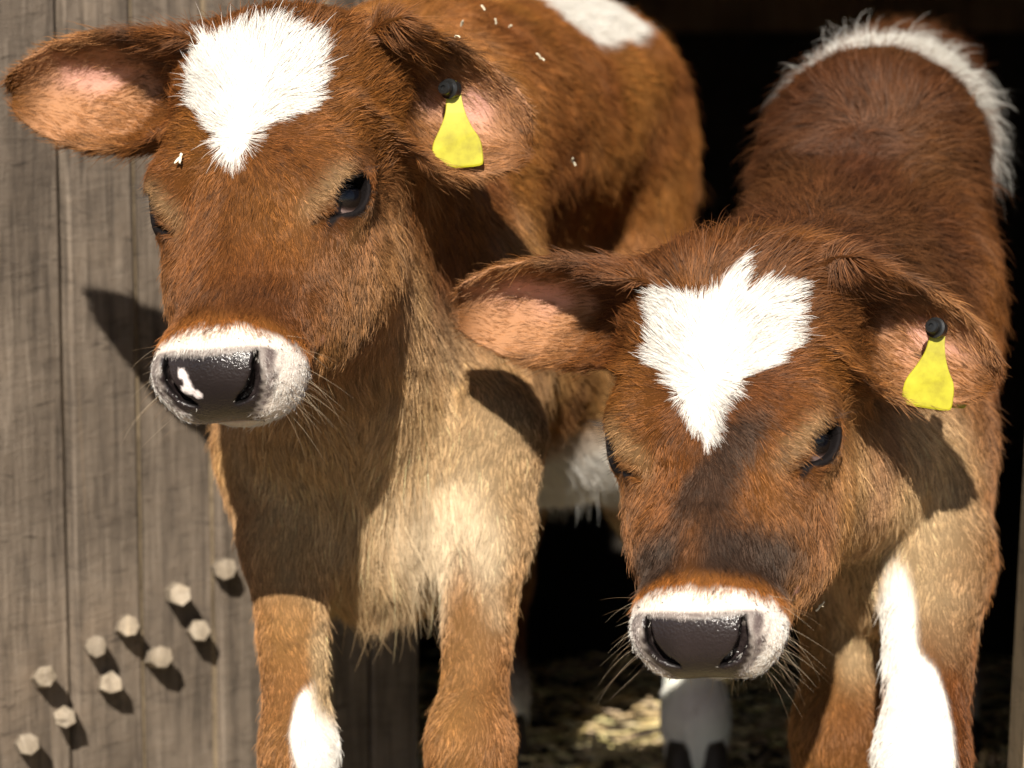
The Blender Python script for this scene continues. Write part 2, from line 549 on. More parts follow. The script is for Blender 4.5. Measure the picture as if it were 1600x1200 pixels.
def build_head(c, H, ears):
    """adds the head shapes to calf c; ears = {side: (base, axis, normal, length, width, cup)} in head frame"""
    whorl = np.array([0, -0.012, 0.0])
    def face_flow(p):
        l = H.l(p)
        f = np.stack([l[:, 0] * 1.1, (l[:, 1] - whorl[1]) * 1.0, -np.maximum(-l[:, 2] - 0.03, 0) * 0.5], -1)
        f /= np.linalg.norm(f, axis=1)[:, None] + 1e-6
        return f @ H.A
    up = H.v([0, -0.9, 0.3])
    kw = dict(flow=face_flow, colr=CHEST, hl=0.0092)
    def el(l, r, k=0.03, mirror=True, op='u', rot=None, **over):
        kk = dict(kw); kk.update(over)
        for s in ((1, -1) if mirror else (1,)):
            ll = np.array(l) * [s, 1, 1]
            A = H.A
            if rot is not None:          # rotate about local z (mirrored)
                cz, sz = math.cos(rot * s), math.sin(rot * s)
                A = np.array([[cz, sz, 0], [-sz, cz, 0], [0, 0, 1]]) @ H.A
            c.el(H.w(ll), r, A, k, op=op, **kk)
    def rc(a, b, ra, rb, k=0.03, mirror=True, op='u', **over):
        kk = dict(kw); kk.update(over)
        for s in ((1, -1) if mirror else (1,)):
            c.rc(H.w(np.array(a) * [s, 1, 1]), H.w(np.array(b) * [s, 1, 1]), ra, rb, k, op=op, **kk)
    # skull
    el((0, -0.058, -0.060), (0.066, 0.074, 0.056), 0.03, False)
    el((0.030, -0.080, -0.052), (0.042, 0.045, 0.044), 0.03)
    el((0.022, -0.104, -0.052), (0.044, 0.030, 0.038), 0.03, hl=0.016)
    el((0, -0.010, -0.034), (0.058, 0.060, 0.034), 0.03, False)
    # brow and orbit
    el((0.056, 0.000, -0.034), (0.026, 0.032, 0.024), 0.025)
    # bridge of the nose and upper jaw
    rc((0, 0.01, -0.046), (0, 0.125, -0.036), 0.043, 0.032, 0.03, False)
    el((0.027, 0.060, -0.060), (0.030, 0.065, 0.036), 0.03)
    # cheeks and lower jaw
    el((0.041, 0.038, -0.092), (0.034, 0.070, 0.052), 0.03, colr=TAN, hl=0.009)
    rc((0.02, 0.045, -0.120), (0.012, 0.140, -0.073), 0.036, 0.021, 0.03, colr=TAN, hl=0.010)
    # muzzle: broad nose, lips
    el((0.019, 0.148, -0.035), (0.026, 0.028, 0.027), 0.02, hl=0.006)
    el((0.0275, 0.146, -0.050), (0.0215, 0.032, 0.0255), 0.02, hl=0.006)
    el((0, 0.151, -0.079), (0.026, 0.018, 0.014), 0.008, False, hl=0.007, colr=CREAM)
    el((0, 0.149, -0.040), (0.032, 0.029, 0.031), 0.02, False, hl=0.006)
    # eyes: lids then opening
    for s in (1, -1):
        C, N, a, b = eye_axes(s)
        Aw = np.stack([H.v(a), H.v(b), H.v(N)])
        cw = H.w(C - N * 0.004)
        c.el(cw, (0.0225, 0.0175, 0.0150), Aw, 0.012, **{**kw, 'hl': 0.005})
        # upper lid fold
        c.rc(H.w(C + a * 0.010 + b * 0.0115 + N * 0.0055), H.w(C - a * 0.013 + b * 0.0110 + N * 0.0045), 0.0045, 0.0045, 0.010, **{**kw, 'hl': 0.005})
        c.rc(H.w(C + a * 0.017 + b * 0.0190 + N * 0.0010), H.w(C - a * 0.014 + b * 0.0185 + N * 0.0030), 0.0075, 0.0085, 0.014, **{**kw, 'hl': 0.006})
        c.el(H.w(np.array((0.050, 0.058, -0.006)) * [s, 1, 1]), (0.011, 0.030, 0.012), H.A, 0.022, op='s')
        def almond(p, C=C, N=N, a=a, b=b):
            q = H.l(p) - C
            u, v, n = q @ a, q @ b, q @ N
            # lens: two arcs meeting at the corners
            rr = 0.0185
            lens = np.maximum(np.hypot(u, v - 0.0085) - rr, np.hypot(u, v + 0.0088) - rr)
            return np.maximum(lens, np.maximum(-(n + 0.006), n - 0.03))
        c.add(almond, H.w(C) - 0.04, H.w(C) + 0.04, 0.0035, 's')
        # tear groove from the inner corner
        g0 = C + a * 0.016 + N * 0.0085
        g1 = C + a * 0.031 + np.array([-0.004 * s, 0, 0.006])
        c.rc(H.w(g0), H.w(g1), 0.0026, 0.0016, 0.004, op='s')
    # nostrils: slit from the upper outer corner down and inwards, sunk from the surface into the head
    for s in (1, -1):
        c.el(H.w(np.array((0.0370, 0.160, -0.030)) * [s, 1, 1]), (0.0085, 0.012, 0.017), H.A, 0.010, **{**kw, 'hl': 0.006})
    c.nostril = {}
    for s in (1, -1):
        out = nrm([0.10 * s, 0.66, 0.75])
        path = []
        for t in np.linspace(0, 1, 7):
            q = np.array([np.interp(t, [0, 0.3, 0.65, 1], [p[k] for p in NOSTRIL]) for k in range(3)]) * [s, 1, 1]
            path.append(H.l(march(c, H.w(q + out * 0.03), -H.v(out), 0, 0.06)))
        c.nostril[s] = (np.array(path), out)
    for s in (1, -1):
        path, out = c.nostril[s]
        for i in range(6):
            for dep in (-0.0005, 0.0035, 0.0075, 0.0115):
                ra, rb = [float(np.interp(t / 6, [0, 0.3, 0.7, 1], NOSTRIL_R)) for t in (i, i + 1)]
                c.rc(H.w(path[i] - out * dep), H.w(path[i + 1] - out * dep), ra, rb, 0.003, op='s')
    # mouth groove
    mp = [(0.050, 0.118, -0.073), (0.045, 0.145, -0.070), (0.030, 0.167, -0.068), (0.0, 0.175, -0.0675)]
    for s in (1, -1):
        for i in range(3):
            c.rc(H.w(np.array(mp[i]) * [s, 1, 1]), H.w(np.array(mp[i + 1]) * [s, 1, 1]), 0.0022, 0.0022, 0.004, op='s')
    # ears: thin leaf-shaped cups
    c.ears = {}
    for s, (base, ax, nn, Ln, Wd, cup) in ears.items():
        ea = nrm(ax); en = nrm(np.array(nn) - ea * (np.array(nn) @ ea)); eb = np.cross(en, ea)
        if eb[1] > 0:
            eb = -eb                   # eb towards the poll (upper rim)
        E = np.stack([ea, eb, en]); base = np.array(base, float)
        def ear_local(p, E=E, base=base):
            return (H.l(p) - base) @ E.T
        sx = np.array([-0.3, 0, 0.15, 0.35, 0.55, 0.72, 0.86, 0.95, 1.0, 1.2])
        wy = np.array([0.72, 0.78, 0.88, 0.98, 1.0, 0.88, 0.62, 0.36, 0.10, 0.0]) * Wd
        def ear(p, Ln=Ln, Wd=Wd, cup=cup, ear_local=ear_local):
            q = ear_local(p)
            sN = q[:, 0] / Ln
            w = np.interp(sN, sx, wy)
            bn = np.clip(q[:, 1] / np.maximum(w, 0.004), -1.15, 1.15)
            dep = cup * np.interp(sN, [-0.2, 0.1, 0.35, 0.7, 1.0], [0.5, 0.9, 1.0, 0.75, 0.15])
            h = -dep * (1 - bn * bn) + np.where(bn > 0, 0.016 * bn ** 3, 0)
            sl = 2 * dep * np.abs(bn) / np.maximum(w, 0.01)
            t = 0.0040 + 0.022 * np.clip(1 - sN / 0.54, 0, 1.2) ** 1.6
            f = np.abs(q[:, 2] - h) / np.sqrt(1 + sl * sl) - t
            f = smax(f, np.abs(q[:, 1]) - w, 0.006)
            f = smax(f, q[:, 0] - Ln, 0.006)
            return smax(f, -q[:, 0] - 0.02, 0.01)
        ctr = H.w(base + ea * Ln * 0.5)
        m_ = Ln * 0.62 + 0.02
        c.add(ear, ctr - m_, ctr + m_, 0.014, 'u', flow=H.v(ea), colr=CHEST, hl=0.0115)
        c.ears[s] = (ear_local, Ln, Wd, E, base)
    c.H = H

DOWN = np.array([0, 0, -1.0])

def leg_chain(c, pts, radii, cols, hl=0.009, k=0.03):
    for i in range(len(pts) - 1):
        c.rc(pts[i], pts[i + 1], radii[i], radii[i + 1], k, colr=cols[i], hl=hl, flow=nrm(nrm(pts[i + 1] - pts[i]) + 0.3 * DOWN))

def ground_pt(p, dz=0.0):
    return np.array([p[0], p[1], dz])

def make_left_calf():
    c = Calf()
    H = Head(at(374, 240, 2.0), (-66, 560), R(30), R(20))
    ears = {-1: ((-0.064, -0.104, -0.056), (-1.0, -0.13, -0.10), (0.10, 0.50, 0.84), 0.176, 0.041, 0.034),
            1: ((0.062, -0.104, -0.058), (0.66, 0.06, -0.72), (0.62, 0.42, 0.60), 0.138, 0.043, 0.034)}
    build_head(c, H, ears)
    back = nrm(at(880, 240, 2.82) - at(620, 260, 2.42))
    side = nrm(back + 0.75 * DOWN)
    # neck and throat
    c.rc(H.w((0, -0.075, -0.085)), at(600, 420, 2.40), 0.070, 0.120, 0.05, colr=CHEST, hl=0.017, flow=nrm(0.5 * back + DOWN))
    c.rc(H.w((0, 0.00, -0.135)), at(560, 690, 2.345), 0.058, 0.100, 0.05, colr=FAWN, hl=0.020, flow=nrm(0.2 * back + DOWN))
    # trunk
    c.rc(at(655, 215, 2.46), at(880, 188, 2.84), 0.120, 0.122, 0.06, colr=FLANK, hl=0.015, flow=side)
    c.rc(at(640, 560, 2.46), at(850, 560, 2.76), 0.118, 0.112, 0.06, colr=TAN, hl=0.018, flow=side)
    c.el(at(870, 640, 2.74), (0.10, 0.14, 0.07), None, 0.05, colr=CREAM, hl=0.022, flow=side)
    # point of the hip
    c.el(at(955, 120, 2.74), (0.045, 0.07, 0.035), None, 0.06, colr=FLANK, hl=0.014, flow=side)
    # breast
    c.el(at(585, 770, 2.335), (0.088, 0.080, 0.088), None, 0.05, colr=CREAM, hl=0.033, flow=nrm(DOWN + 0.15 * back))
    # shoulder, upper arm and fore legs
    c.el(at(735, 560, 2.37), (0.052, 0.085, 0.105), None, 0.05, colr=FAWN, hl=0.017, flow=nrm(DOWN + 0.3 * back))
    kn = at(735, 1165, 2.215)
    leg_chain(c, [at(752, 690, 2.29), at(758, 835, 2.275), kn, ground_pt(kn + [0.0, 0.02, 0], 0.085), ground_pt(kn + [0.0, -0.01, 0], 0.045)],
              [0.053, 0.032, 0.0225, 0.019, 0.026], [TAN, LEG, LEG, LEG])
    c.el(kn + [0, -0.002, -0.006], (0.0255, 0.028, 0.040), None, 0.03, colr=LEG, hl=0.01, flow=DOWN)
    kn2 = at(467, 1175, 2.20)
    leg_chain(c, [at(435, 700, 2.33), at(448, 850, 2.275), kn2, ground_pt(kn2 + [0, 0.02, 0], 0.085), ground_pt(kn2 + [0, -0.01, 0], 0.045)],
              [0.050, 0.030, 0.0235, 0.019, 0.026], [TAN, LEG, LEG, LEG])
    # haunch and hind legs
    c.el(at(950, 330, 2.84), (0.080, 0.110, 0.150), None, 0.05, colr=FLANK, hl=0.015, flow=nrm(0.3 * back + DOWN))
    hk = at(1078, 930, 3.0); hf = at(1086, 1120, 2.93)
    leg_chain(c, [at(965, 480, 2.82), at(975, 690, 2.75), hk, hf, ground_pt(hf + [0, -0.02, 0], 0.035)],
              [0.090, 0.048, 0.032, 0.028, 0.030], [CHEST, CREAM, WHITE, WHITE])
    off = np.array([-0.20, 0.10, 0])
    hk2, hf2 = hk + off, hf + off
    leg_chain(c, [at(850, 480, 2.92), at(800, 690, 2.86), hk2, hf2, ground_pt(hf2 + [0, -0.02, 0], 0.035)],
              [0.090, 0.050, 0.032, 0.026, 0.030], [CHEST, TAN, CHEST, WHITE])
    # tail
    t0 = at(985, 170, 2.93)
    leg_chain(c, [t0, t0 + [0.035, 0.05, -0.08], t0 + [0.02, 0.07, -0.28], t0 + [0.015, 0.06, -0.42]], [0.026, 0.015, 0.012, 0.018], [CHEST] * 3, 0.03)
    c.hooves = [ground_pt(kn + [0, -0.02, 0]), ground_pt(kn2 + [0, -0.02, 0]), ground_pt(hf + [0, -0.035, 0]), ground_pt(hf2 + [0, -0.035, 0])]
    c.base = (-0.05, 2.5, 0)
    lo, hi = at(0, 0, 2.3), at(810, 660, 2.0)
    fx = (at(-50, 100, 2.08)[0], at(830, 100, 2.1)[0])
    fy = (1.80, 2.25)
    fz = (at(300, 690, 1.9)[2], 0.915)
    c.axes = (grid_axis(-0.50, 0.34, *fx, 0.0018, 0.006), grid_axis(1.80, 3.22, *fy, 0.0018, 0.006), grid_axis(-0.01, 0.98, *fz, 0.0018, 0.006))
    return c

def make_right_calf():
    c = Calf()
    H = Head(at(1108, 624, 1.97), (-66, 560), R(27), R(20))
    ears = {-1: ((-0.064, -0.104, -0.056), (-1.0, -0.11, -0.10), (0.08, 0.56, 0.80), 0.164, 0.039, 0.034),
            1: ((0.062, -0.104, -0.058), (0.80, 0.20, -0.60), (0.55, 0.45, 0.62), 0.140, 0.039, 0.034)}
    build_head(c, H, ears)
    back = nrm(at(1440, 230, 2.95) - at(1375, 290, 2.42))
    side = nrm(back + 0.75 * DOWN)
    c.rc(H.w((0.0, -0.075, -0.080)), at(1345, 420, 2.42), 0.070, 0.100, 0.05, colr=SEAL, hl=0.02, flow=nrm(back * 0.8 + DOWN * 0.5))
    c.rc(H.w((0, 0.00, -0.135)), at(1385, 720, 2.33), 0.056, 0.075, 0.05, colr=FAWN, hl=0.016, flow=nrm(0.2 * back + DOWN))
    # trunk
    c.rc(at(1362, 252, 2.46), at(1412, 165, 3.02), 0.090, 0.084, 0.05, colr=SEAL, hl=0.030, flow=nrm(back + 0.25 * DOWN))
    c.rc(at(1385, 520, 2.46), at(1395, 520, 2.88), 0.082, 0.092, 0.06, colr=CHEST, hl=0.018, flow=side)
    # breast
    c.el(at(1390, 850, 2.33), (0.058, 0.070, 0.072), None, 0.04, colr=CREAM, hl=0.018, flow=nrm(DOWN + 0.1 * back))
    # shoulders and fore legs
    c.el(at(1475, 560, 2.40), (0.034, 0.085, 0.115), None, 0.05, colr=CHEST, hl=0.014, flow=nrm(DOWN + 0.3 * back))
    kn = at(1440, 1190, 2.19)
    leg_chain(c, [at(1467, 690, 2.31), at(1462, 880, 2.27), kn, ground_pt(kn + [0, 0.02, 0], 0.085), ground_pt(kn + [0, -0.01, 0], 0.045)],
              [0.040, 0.039, 0.0300, 0.021, 0.028], [CHEST, CHEST, CHEST, WHITE])
    kn2 = at(1312, 1150, 2.34)
    leg_chain(c, [at(1320, 760, 2.42), at(1315, 900, 2.38), kn2, ground_pt(kn2 + [0, 0.02, 0], 0.085), ground_pt(kn2 + [0, -0.01, 0], 0.045)],
              [0.045, 0.036, 0.0280, 0.021, 0.028], [CHEST, TAN, CHEST, WHITE])
    c.el(kn2 + [0, -0.003, 0.0], (0.029, 0.031, 0.042), None, 0.03, colr=CHEST, hl=0.01, flow=DOWN)
    # hind legs
    for px, s in ((1480, 1), (1310, -1)):
        hk = at(px, 860, 3.12); hf = at(px, 1070, 3.02)
        leg_chain(c, [at(1390 + s * 40, 420, 2.94), at(1390 + s * 70, 640, 2.88), hk, hf, ground_pt(hf, 0.035)],
                  [0.082, 0.052, 0.032, 0.027, 0.030], [CHEST, CHEST, CHEST, WHITE])
        c.hind = getattr(c, 'hind', []) + [ground_pt(hf + [0, -0.012, 0])]
    t0 = at(1440, 130, 3.10)
    leg_chain(c, [t0, t0 + [0.0, 0.06, -0.06], t0 + [0.0, 0.07, -0.28], t0 + [0.0, 0.06, -0.42]], [0.026, 0.015, 0.012, 0.018], [CHEST] * 3, 0.03)
    c.hooves = [ground_pt(kn + [0, -0.02, 0]), ground_pt(kn2 + [0, -0.02, 0])] + c.hind
    c.base = (0.28, 2.6, 0)
    fx = (at(715, 500, 2.05)[0], at(1580, 500, 2.08)[0])
    fy = (1.77, 2.19)
    fz = (at(300, 1095, 1.87)[2], at(300, 375, 2.1)[2])
    c.axes = (grid_axis(-0.04, 0.52, *fx, 0.0018, 0.006), grid_axis(1.77, 3.40, *fy, 0.0018, 0.006), grid_axis(-0.01, 0.98, *fz, 0.0018, 0.006))
    return c
#@BUILD
# ------------------------------------------------------------------ coat colours
HEART_L = [(-0.049, -0.098), (-0.0400, -0.1046), (-0.01, -0.1044), (0.0032, -0.1178), (0.0224, -0.1084), (0.0346, -0.0937), (0.047, -0.0908),
           (0.0486, -0.0678), (0.0485, -0.0472), (0.0438, -0.0346), (0.0281, -0.0263), (0.0141, -0.0178), (0.0074, -0.0027), (-0.0013, 0.0135),
           (-0.0114, 0.0004), (-0.0271, -0.0281), (-0.0470, -0.0519), (-0.0520, -0.0853)]
HEART_R = [(-0.0484, -0.0835), (-0.0266, -0.0824), (-0.0047, -0.0729), (0.0129, -0.1007), (0.0213, -0.0815), (0.0362, -0.0834), (0.0517, -0.0842),
           (0.0518, -0.0603), (0.0542, -0.0426), (0.0412, -0.0228), (0.0231, -0.0134), (0.0135, 0.0017), (0.01, 0.02), (0.0018, 0.0334),
           (-0.0076, 0.0217), (-0.0154, 0.0049), (-0.0315, -0.0174), (-0.0436, -0.0301), (-0.0442, -0.0541)]

def poly_sd(P, poly):
    """signed distance of points P (N x 2) to a polygon, negative inside"""
    poly = np.asarray(poly, float)
    d = np.full(len(P), 1e9); inside = np.zeros(len(P), bool)
    for i in range(len(poly)):
        a, b = poly[i], poly[(i + 1) % len(poly)]
        e = b - a; w = P - a
        t = np.clip((w @ e) / (e @ e), 0, 1)
        q = w - t[:, None] * e
        d = np.minimum(d, (q * q).sum(1))
        cr = (a[1] > P[:, 1]) != (b[1] > P[:, 1])
        xi = a[0] + (P[:, 1] - a[1]) / np.where(abs(e[1]) < 1e-12, 1e-12, e[1]) * e[0]
        inside ^= cr & (P[:, 0] < xi)
    d = np.sqrt(d)
    return np.where(inside, -d, d)

def pad_mask(l):
    """1 on the bare nose pad"""
    hw = np.interp(-l[:, 2], [0.0, 0.005, 0.012, 0.022, 0.030, 0.038, 0.046, 0.074], [0.030, 0.0345, 0.0382, 0.0378, 0.0350, 0.0285, 0.0215, 0.0175])
    m = sstep(0.0035, -0.0035, np.abs(l[:, 0]) - hw + 0.0012 * np.sin(l[:, 2] * 900 + l[:, 0] * 500))
    top = 0.1555 + 0.003 * np.cos(np.clip(l[:, 0] / 0.03, -1.6, 1.6) * 2.0)
    m *= sstep(-0.002, 0.0025, l[:, 1] - top)
    m *= sstep(-0.0700, -0.0675, l[:, 2])
    return m

def eye_mask(l):
    m = np.zeros(len(l))
    for s in (1, -1):
        C, N, a, b = eye_axes(s)
        q = l - C
        u, v, n = q @ a, q @ b, q @ N
        rr = 0.0185
        lens = np.maximum(np.hypot(u, v - 0.0085) - rr, np.hypot(u, v + 0.0088) - rr)
        canth = np.hypot(np.maximum(np.abs(u - 0.022) - 0.006, 0), v + 0.001) - 0.001
        e = np.minimum(lens - 0.0018 - 0.0012 * (v < 0) - 0.0012 * (u > 0), canth - 0.0008)
        m = np.maximum(m, sstep(0.0016, -0.0006, e) * (np.abs(n) < 0.03))
    return m

def coat(c, p, base):
    """coat colour, hide colour, wetness, hair density and length factor at points p"""
    H = c.H
    l = H.l(p)
    N = len(p)
    colr = base.copy()
    n1 = vnoise(p, 0.055, 3); n2 = vnoise(p, 0.018, 5); n3 = vnoise(p, 0.006, 8)
    head = sstep(-0.155, -0.11, l[:, 2]) * sstep(-0.16, -0.12, l[:, 1]) * sstep(0.12, 0.09, np.abs(l[:, 0]))
    # soft patches of redder and darker hair everywhere
    colr *= (1 + 0.24 * n1 + 0.14 * n2)[:, None]
    colr[:, 1] *= 1 + 0.10 * n1
    # ------- marks on the body, given as soft ellipsoids
    lmark = np.ones(N)
    for (ctr, rad, tgt, soft, wob, lm) in c.marks:
        q = (p - ctr) / rad
        e = np.sqrt((q * q).sum(1)) + wob * (0.6 * n1 + 0.3 * n2)
        wm = sstep(1 + soft, 1 - soft, e)
        colr = mixc(colr, tgt, wm)
        lmark += (lm - 1) * wm
    # ------- face
    side = np.abs(l[:, 0])
    # lower cheek and jaw paler
    colr = mixc(colr, TAN, head * 0.55 * sstep(-0.075, -0.115, l[:, 2] + 0.01 * n1))
    # pale brow streak in front of the eye and dark hollow round it
    for s in (1, -1):
        C, Nn, a, b = eye_axes(s)
        q = l - C
        u, v = q @ a, q @ b
        near = sstep(0.05, 0.02, np.linalg.norm(q, axis=1))
        colr = mixc(colr, (0.46, 0.285, 0.135), near * 0.8 * np.exp(-((v - 0.018) / 0.008) ** 2) * sstep(-0.022, -0.002, u))
        colr = mixc(colr, (0.40, 0.21, 0.080), near * 0.6 * np.exp(-((v + 0.020) / 0.007) ** 2))
        tl = np.hypot(np.maximum(np.abs(u - 0.025) - 0.010, 0), v + 0.001 + 0.12 * np.maximum(u - 0.02, 0))
        colr = mixc(colr, DARK, near * 0.8 * sstep(0.0042, 0.0012, tl))  # shade of the crease at the inner corner, put into the hair colour
        colr = mixc(colr, DARK, near * 0.6 * np.exp(-((v - 0.013) / 0.006) ** 2) * sstep(-0.006, -0.02, u))
    nose_dist = l[:, 1]
    # darker red hair with painted-in shade down the cheek behind and below the eye
    colr = mixc(colr, SEAL, head * 0.45 * np.exp(-((side - 0.066 + 0.10 * (nose_dist - 0.05)) / 0.014) ** 2) * sstep(0.025, 0.05, nose_dist) * sstep(0.13, 0.09, nose_dist) * (0.8 + 0.5 * n1))
    # darker middle of the face between the eyes
    colr = mixc(colr, SEAL, head * 0.35 * np.exp(-(l[:, 0] / 0.020) ** 2) * sstep(0.0, 0.03, nose_dist) * sstep(0.10, 0.06, nose_dist) * (0.8 + 0.6 * n2))
    if c.kind == 'left':
        colr = mixc(colr, SEAL, head * 0.45 * sstep(0.075, 0.105, nose_dist + 0.01 * n1) * sstep(0.134, 0.120, nose_dist) * sstep(-0.05, -0.02, l[:, 2]))
    else:
        d1 = np.abs((l[:, 0] - 0.016) + (l[:, 1] - 0.035) * 0.42) - 0.013
        st = sstep(0.012, -0.006, d1 + 0.008 * n2) * sstep(-0.005, 0.02, nose_dist) * sstep(0.10, 0.075, nose_dist)
        colr = mixc(colr, DARK, head * 0.85 * st * sstep(-0.05, -0.02, l[:, 2]))
        bd = sstep(0.074, 0.096, nose_dist + 0.012 * n1 + 0.15 * (side < 0.01) * 0) * sstep(0.133, 0.120, nose_dist + 0.004 * n2)
        bd *= 1 - 0.55 * np.exp(-((l[:, 0] + 0.006) / 0.009) ** 2)
        colr = mixc(colr, DARK, head * 0.95 * bd * sstep(-0.075, -0.035, l[:, 2]))
        colr = mixc(colr, SEAL, head * 0.4 * sstep(0.05, 0.085, -l[:, 1] + 0.02 * n1))
    # rufous band, then the white muzzle
    colr = mixc(colr, (0.40, 0.145, 0.03), head * 0.8 * np.exp(-((nose_dist - 0.133 + 0.002 * n2) / 0.0065) ** 2) * sstep(-0.07, -0.04, l[:, 2]))
    muz = head * sstep(0.1350, 0.1445, nose_dist + 0.0026 * n3 + 0.0016 * n2 - 0.10 * np.maximum(-l[:, 2] - 0.062, 0))
    mw = np.array(WHITE) * (1.0 - 0.06 * (n2[:, None] > 0.3))
    colr = colr + (mw - colr) * muz[:, None]
    colr = mixc(colr, (0.62, 0.40, 0.22), muz * 0.6 * sstep(0.152, 0.143, nose_dist + 0.002 * n3) * sstep(-0.03, -0.01, l[:, 2]))
    # heart blaze
    P2 = l[:, :2] + np.stack([0.0022 * n3 + 0.002 * n2, 0.0022 * vnoise(p, 0.005, 21) + 0.002 * vnoise(p, 0.018, 31)], -1)
    sd = poly_sd(P2, HEART_L if c.kind == 'left' else HEART_R)
    sd = np.maximum(sd, -0.1015 - P2[:, 1] - 0.006 * np.exp(-((P2[:, 0] - 0.008) / 0.012) ** 2))
    heart = head * sstep(0.0014, -0.0014, sd) * sstep(-0.055, -0.035, l[:, 2])
    colr = mixc(colr, WHITE, heart)
    lenf = lmark
    lenf += 0.35 * heart
    poll = head * sstep(-0.075, -0.115, l[:, 1])
    lenf += 0.9 * poll
    colr = mixc(colr, SEAL, 0.35 * poll * (1 - heart))
    dens = np.ones(N)
    wet = np.zeros(N)
    hide = colr * (0.36 + 0.5 * sstep(0.4, 0.75, colr[:, 1]))[:, None]  # hide darker than the coat, painting shade into gaps between hairs
    # ------- ears
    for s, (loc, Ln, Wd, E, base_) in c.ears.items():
        q = loc(p)
        sN = q[:, 0] / Ln
        inear = (sN > 0.16) & (sN < 1.1) & (np.abs(q[:, 1]) < Wd * 1.15) & (np.abs(q[:, 2]) < 0.055)
        if not inear.any():
            continue
        nl = (c.vn_at @ H.A.T) @ E.T if c.vn_at is not None else np.zeros((N, 3))
        inner = inear & (nl[:, 2] > 0.05)
        bn = q[:, 1] / Wd
        outer_c = np.array(CHEST) * 0.8
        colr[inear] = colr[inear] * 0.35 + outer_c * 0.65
        w = inner * sstep(0.30, 0.42, sN + 0.05 * n2) * sstep(0.98, 0.80, sN)
        colr = mixc(colr, (0.36, 0.165, 0.058), 0.75 * w)
        pink = inner * np.exp(-((sN - 0.60 + 0.08 * n2) / 0.15) ** 2) * np.exp(-((bn - 0.26 + 0.25 * n2) / 0.26) ** 2)
        colr = mixc(colr, (0.62, 0.42, 0.28), 0.6 * pink)
        hide = mixc(hide, (0.34, 0.17, 0.085), 1.0 * w)
        hide = mixc(hide, PINK, np.clip(1.3 * pink, 0, 1))
        dens *= 1 - 0.86 * np.clip(1.25 * pink, 0, 1)
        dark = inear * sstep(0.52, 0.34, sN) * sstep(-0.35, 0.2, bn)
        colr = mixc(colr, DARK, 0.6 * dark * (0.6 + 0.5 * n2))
        lenf = np.where(inear, 0.75 + 0.8 * sstep(0.7, 1.0, np.abs(bn)), lenf)
    # ------- bare skin
    pad = pad_mask(l) * head
    eye = eye_mask(l)
    mouth = head * (nose_dist > 0.11) * np.exp(-((l[:, 2] + 0.0690) / 0.0022) ** 2)
    fade = pad_mask(l - [0, 0.0035, -0.001]) * head
    ring = np.clip(pad_mask(l * [0.84, 1, 1] + [0, 0.0034, 0]) * head - pad, 0, 1) * muz
    colr = mixc(colr, (0.16, 0.11, 0.10), 0.85 * ring)
    hide = mixc(hide, (0.74, 0.64, 0.56), muz)
    hide = mixc(hide, (0.10, 0.075, 0.07), ring)
    pc = np.array(PAD) * (1 + 0.35 * n2[:, None])
    hide = hide + (pc - hide) * pad[:, None]
    if c.kind == 'left':                      # pale fleck on the nose pad
        sp = np.minimum.reduce([np.hypot(l[:, 0] - x, l[:, 2] - z) - r for x, z, r in
             ((-0.0185, -0.0125, 0.0028), (-0.0170, -0.0165, 0.0032), (-0.0145, -0.0205, 0.0030), (-0.0105, -0.0225, 0.0026), (-0.0195, -0.0195, 0.0018))])
        hide = mixc(hide, (0.75, 0.66, 0.64), pad * sstep(0.0007, -0.0005, sp + 0.0016 * n3))
    for s in (1, -1):
        path, out = c.nostril[s]
        for i in range(6):
            dn = d_rc(l.astype(np.float32), path[i] - out * 0.005, path[i + 1] - out * 0.005, 0.0036, 0.0036)
            inn = sstep(0.0008, -0.0004, dn)
            hide = mixc(hide, (0.004, 0.003, 0.003), inn)  # nostril recess painted near black as its inner shade
            pad = pad * (1 - inn)
            dens *= 1 - inn
    hide = mixc(hide, (0.009, 0.007, 0.007), eye)
    hide = mixc(hide, (0.42, 0.22, 0.19), mouth)
    wet = pad
    dens *= (1 - sstep(0.25, 0.7, pad)) * (1 - eye) * (1 - 0.9 * mouth)
    lenf *= 1 - 0.35 * muz * (l[:, 2] > -0.09)
    dens = dens * (1 + 0.6 * muz)
    return colr, hide, wet, dens, lenf

# ------------------------------------------------------------------ fur
def curves_obj(name, pts, rad, cols, mat, parent):
    """pts N x K x 3, rad N x K, cols N x 3"""
    N, K = pts.shape[:2]
    hc = bpy.data.hair_curves.new(name)
    hc.add_curves([K] * N)
    hc.attributes['position'].data.foreach_set('vector', np.ascontiguousarray(pts, np.float32).ravel())
    ra = hc.attributes.get('radius') or hc.attributes.new('radius', 'FLOAT', 'POINT')
    ra.data.foreach_set('value', np.ascontiguousarray(rad, np.float32).ravel())
    ca = hc.attributes.new('hair_color', 'FLOAT_COLOR', 'CURVE')
    ca.data.foreach_set('color', np.concatenate([cols, np.ones((N, 1))], 1).astype(np.float32).ravel())
    hc.materials.append(mat)
    o = bpy.data.objects.new(name, hc)
    col.objects.link(o)
    if parent is not None:
        o.parent = parent
        o.matrix_parent_inverse = Matrix.Translation(parent.location).inverted()
    return o

